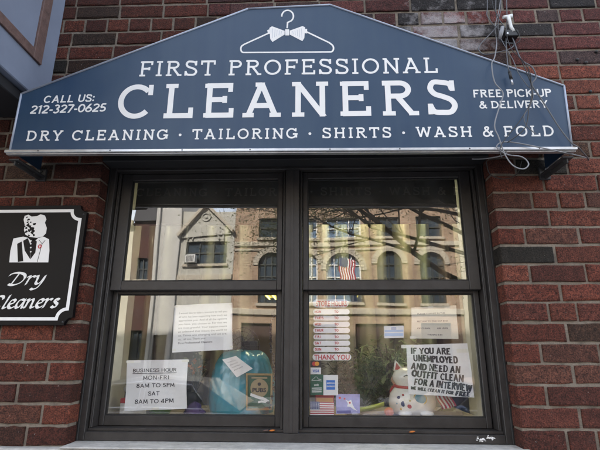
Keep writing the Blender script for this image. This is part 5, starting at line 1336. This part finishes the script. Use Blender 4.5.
# ================================================================== LOOSE CABLES (right end of the awning)
def yfor(px, py):
    return -.045 if py < 44 else (-.045-(py-44)/18*.175 if py < 62 else -.222)
def cable(label, pts, m, r=.0030, yoff=0, ends=None):
    W = []
    for i, q in enumerate(pts):
        px, py = q[0], q[1]; y = q[2] if len(q) > 2 else yfor(px, py)
        W.append(at(px, py, y+yoff))
    b = MB(); b.tube(spline(W, 7), r, 7); 
    o = b.build('cable', m, loc=tuple(W[0])); tag(o, label, 'cable', 'loose cables at the awning corner'); return o
cable('long grey cable running down the awning to its right corner', [(496.7, -12), (496, 13), (503, 25), (512.7, 38.7), (520.7, 58.7), (532, 67), (536, 77.4), (532, 84.7), (539.3, 96), (549.4, 112), (559.6, 128), (571, 142.5), (579, 148, -.2), (587, 157, -.06), (589, 160, -.01)], 'cable', .0026)
cable('grey cable curling below the trim in a hanging loop', [(502, -12), (499, 10), (495.3, 26.7), (496.7, 42.7), (494.7, 57), (491.7, 64.4), (494.6, 82), (503, 93), (500, 105), (494.6, 125), (499, 138), (504.7, 154), (513, 165.5), (523.4, 169), (528.6, 164), (522, 157), (507.6, 154.6), (497, 148), (500, 143), (510, 142), (528, 145), (557, 151), (580, 156, -.13), (588, 158.5, -.01)], 'cablepale', .0024, -.004)
cable('short cable ending in a metal plug on the awning face', [(506, -12), (507, 20), (506, 40), (507.6, 63), (509.6, 73)], 'cable', .0022, -.002)
cable('thin dark cable crossing the delivery lettering to the trim', [(513, 41), (517, 52), (524, 66), (532, 87.6), (530.7, 102), (519, 122), (504.7, 139.6), (500, 150), (502, 158)], 'black', .0018, -.006)
cable('thin black cable looping from the plug side to the trim', [(528, 70), (532, 86), (531, 100), (529, 108), (525, 128), (507.6, 142.4)], 'black', .0020, -.010)
cable('wide loop of pale cable on the bricks above the awning', [(499, 24, -.05), (491.3, 33, -.05), (480, 45, -.05), (479.5, 51, -.06), (487, 54.5, -.07), (508.7, 49.3, -.07), (514, 44, -.06), (508, 43, -.05), (499, 41, -.05)], 'cable', .0024)
cable('pale short cable hanging under the awning trim', [(472, 159, -.12), (486, 158.5, -.15), (504, 155, -.19), (506, 151, -.21)], 'cablepale', .0028)
cable('black wire drooping in front of the bricks below the trim', [(486, 160, -.10), (490, 174, -.08), (504, 179, -.07), (517, 174, -.08), (522, 160, -.11)], 'black', .0018)
cable('thin cable running from the white connector up the bricks', [(487.3, -12), (487.3, 8), (487.3, 16), (495.3, 26.7), (502, 30)], 'cable', .002, -.006)
cable('thin grey cable strand twisting beside the connectors down the lettering', [(500, -12), (501, 8), (498, 22), (500, 36), (506, 48), (513, 60), (518, 72), (526, 84), (533, 92), (531, 104), (524, 116), (527, 126), (536, 134)], 'cable', .0016, -.008)
cable('thin black strand knotted around the splitter box', [(491, -12), (493, 6), (499, 20), (494, 30), (500, 40), (512, 44), (520, 40), (516, 30), (507, 34), (512, 50), (524, 62), (531, 76), (530, 90)], 'black', .0015, -.012)
def pz(px, py, y): return at(px, py, y)
c = thing('cable_connector', pz(510, 23, -.05), 'white plastic cable connector hung on the bricks', 'connector', 'cable connectors above the awning')
b = MB(); b.tube([pz(508, 17, -.05), pz(509.5, 21, -.05), pz(511, 27, -.05), pz(513.5, 32, -.05)], [.010, .0075, .007, .009], 10); b.build('body', 'plasticw', c)
b = MB(); b.tube([pz(503, 17.5, -.05), pz(512, 16, -.05)], [.007, .009], 10); b.build('collar', 'plasticw', c)
c = thing('cable_connector', pz(501, 33, -.05), 'pale grey cable connector left of the white one', 'connector', 'cable connectors above the awning')
b = MB(); b.tube([pz(502.5, 27, -.055), pz(501, 33, -.055), pz(499.5, 40, -.055)], [.008, .010, .006], 10); b.build('body', 'cablepale', c)
c = thing('cable_connector', pz(510, 36, -.03), 'black rectangular splitter box on the bricks', 'connector', 'cable connectors above the awning')
p, q = pz(503.5, 39.5, -.03), pz(516, 33, -.03); b = MB(); b.box(p.x, q.x, -.055, -.004, p.z, q.z, .003); b.build('case', 'black', c)
b = MB(); b.tube([(p.x+.008, -.06, p.z+.01), (p.x+.008, -.045, p.z+.01)], .004, 8); b.build('port', 'alu', c)
c = thing('cable_plug', pz(510.5, 76, -.224), 'small silver and black jack plug hanging on the awning face', 'plug')
b = MB(); b.tube([pz(509.4, 71.5, -.224), pz(511.2, 79, -.224)], .006, 8); b.build('grip', 'black', c); b = MB(); b.tube([pz(511.2, 79, -.224), pz(512.6, 84.5, -.224)], .0038, 8); b.build('tip', 'alu', c)
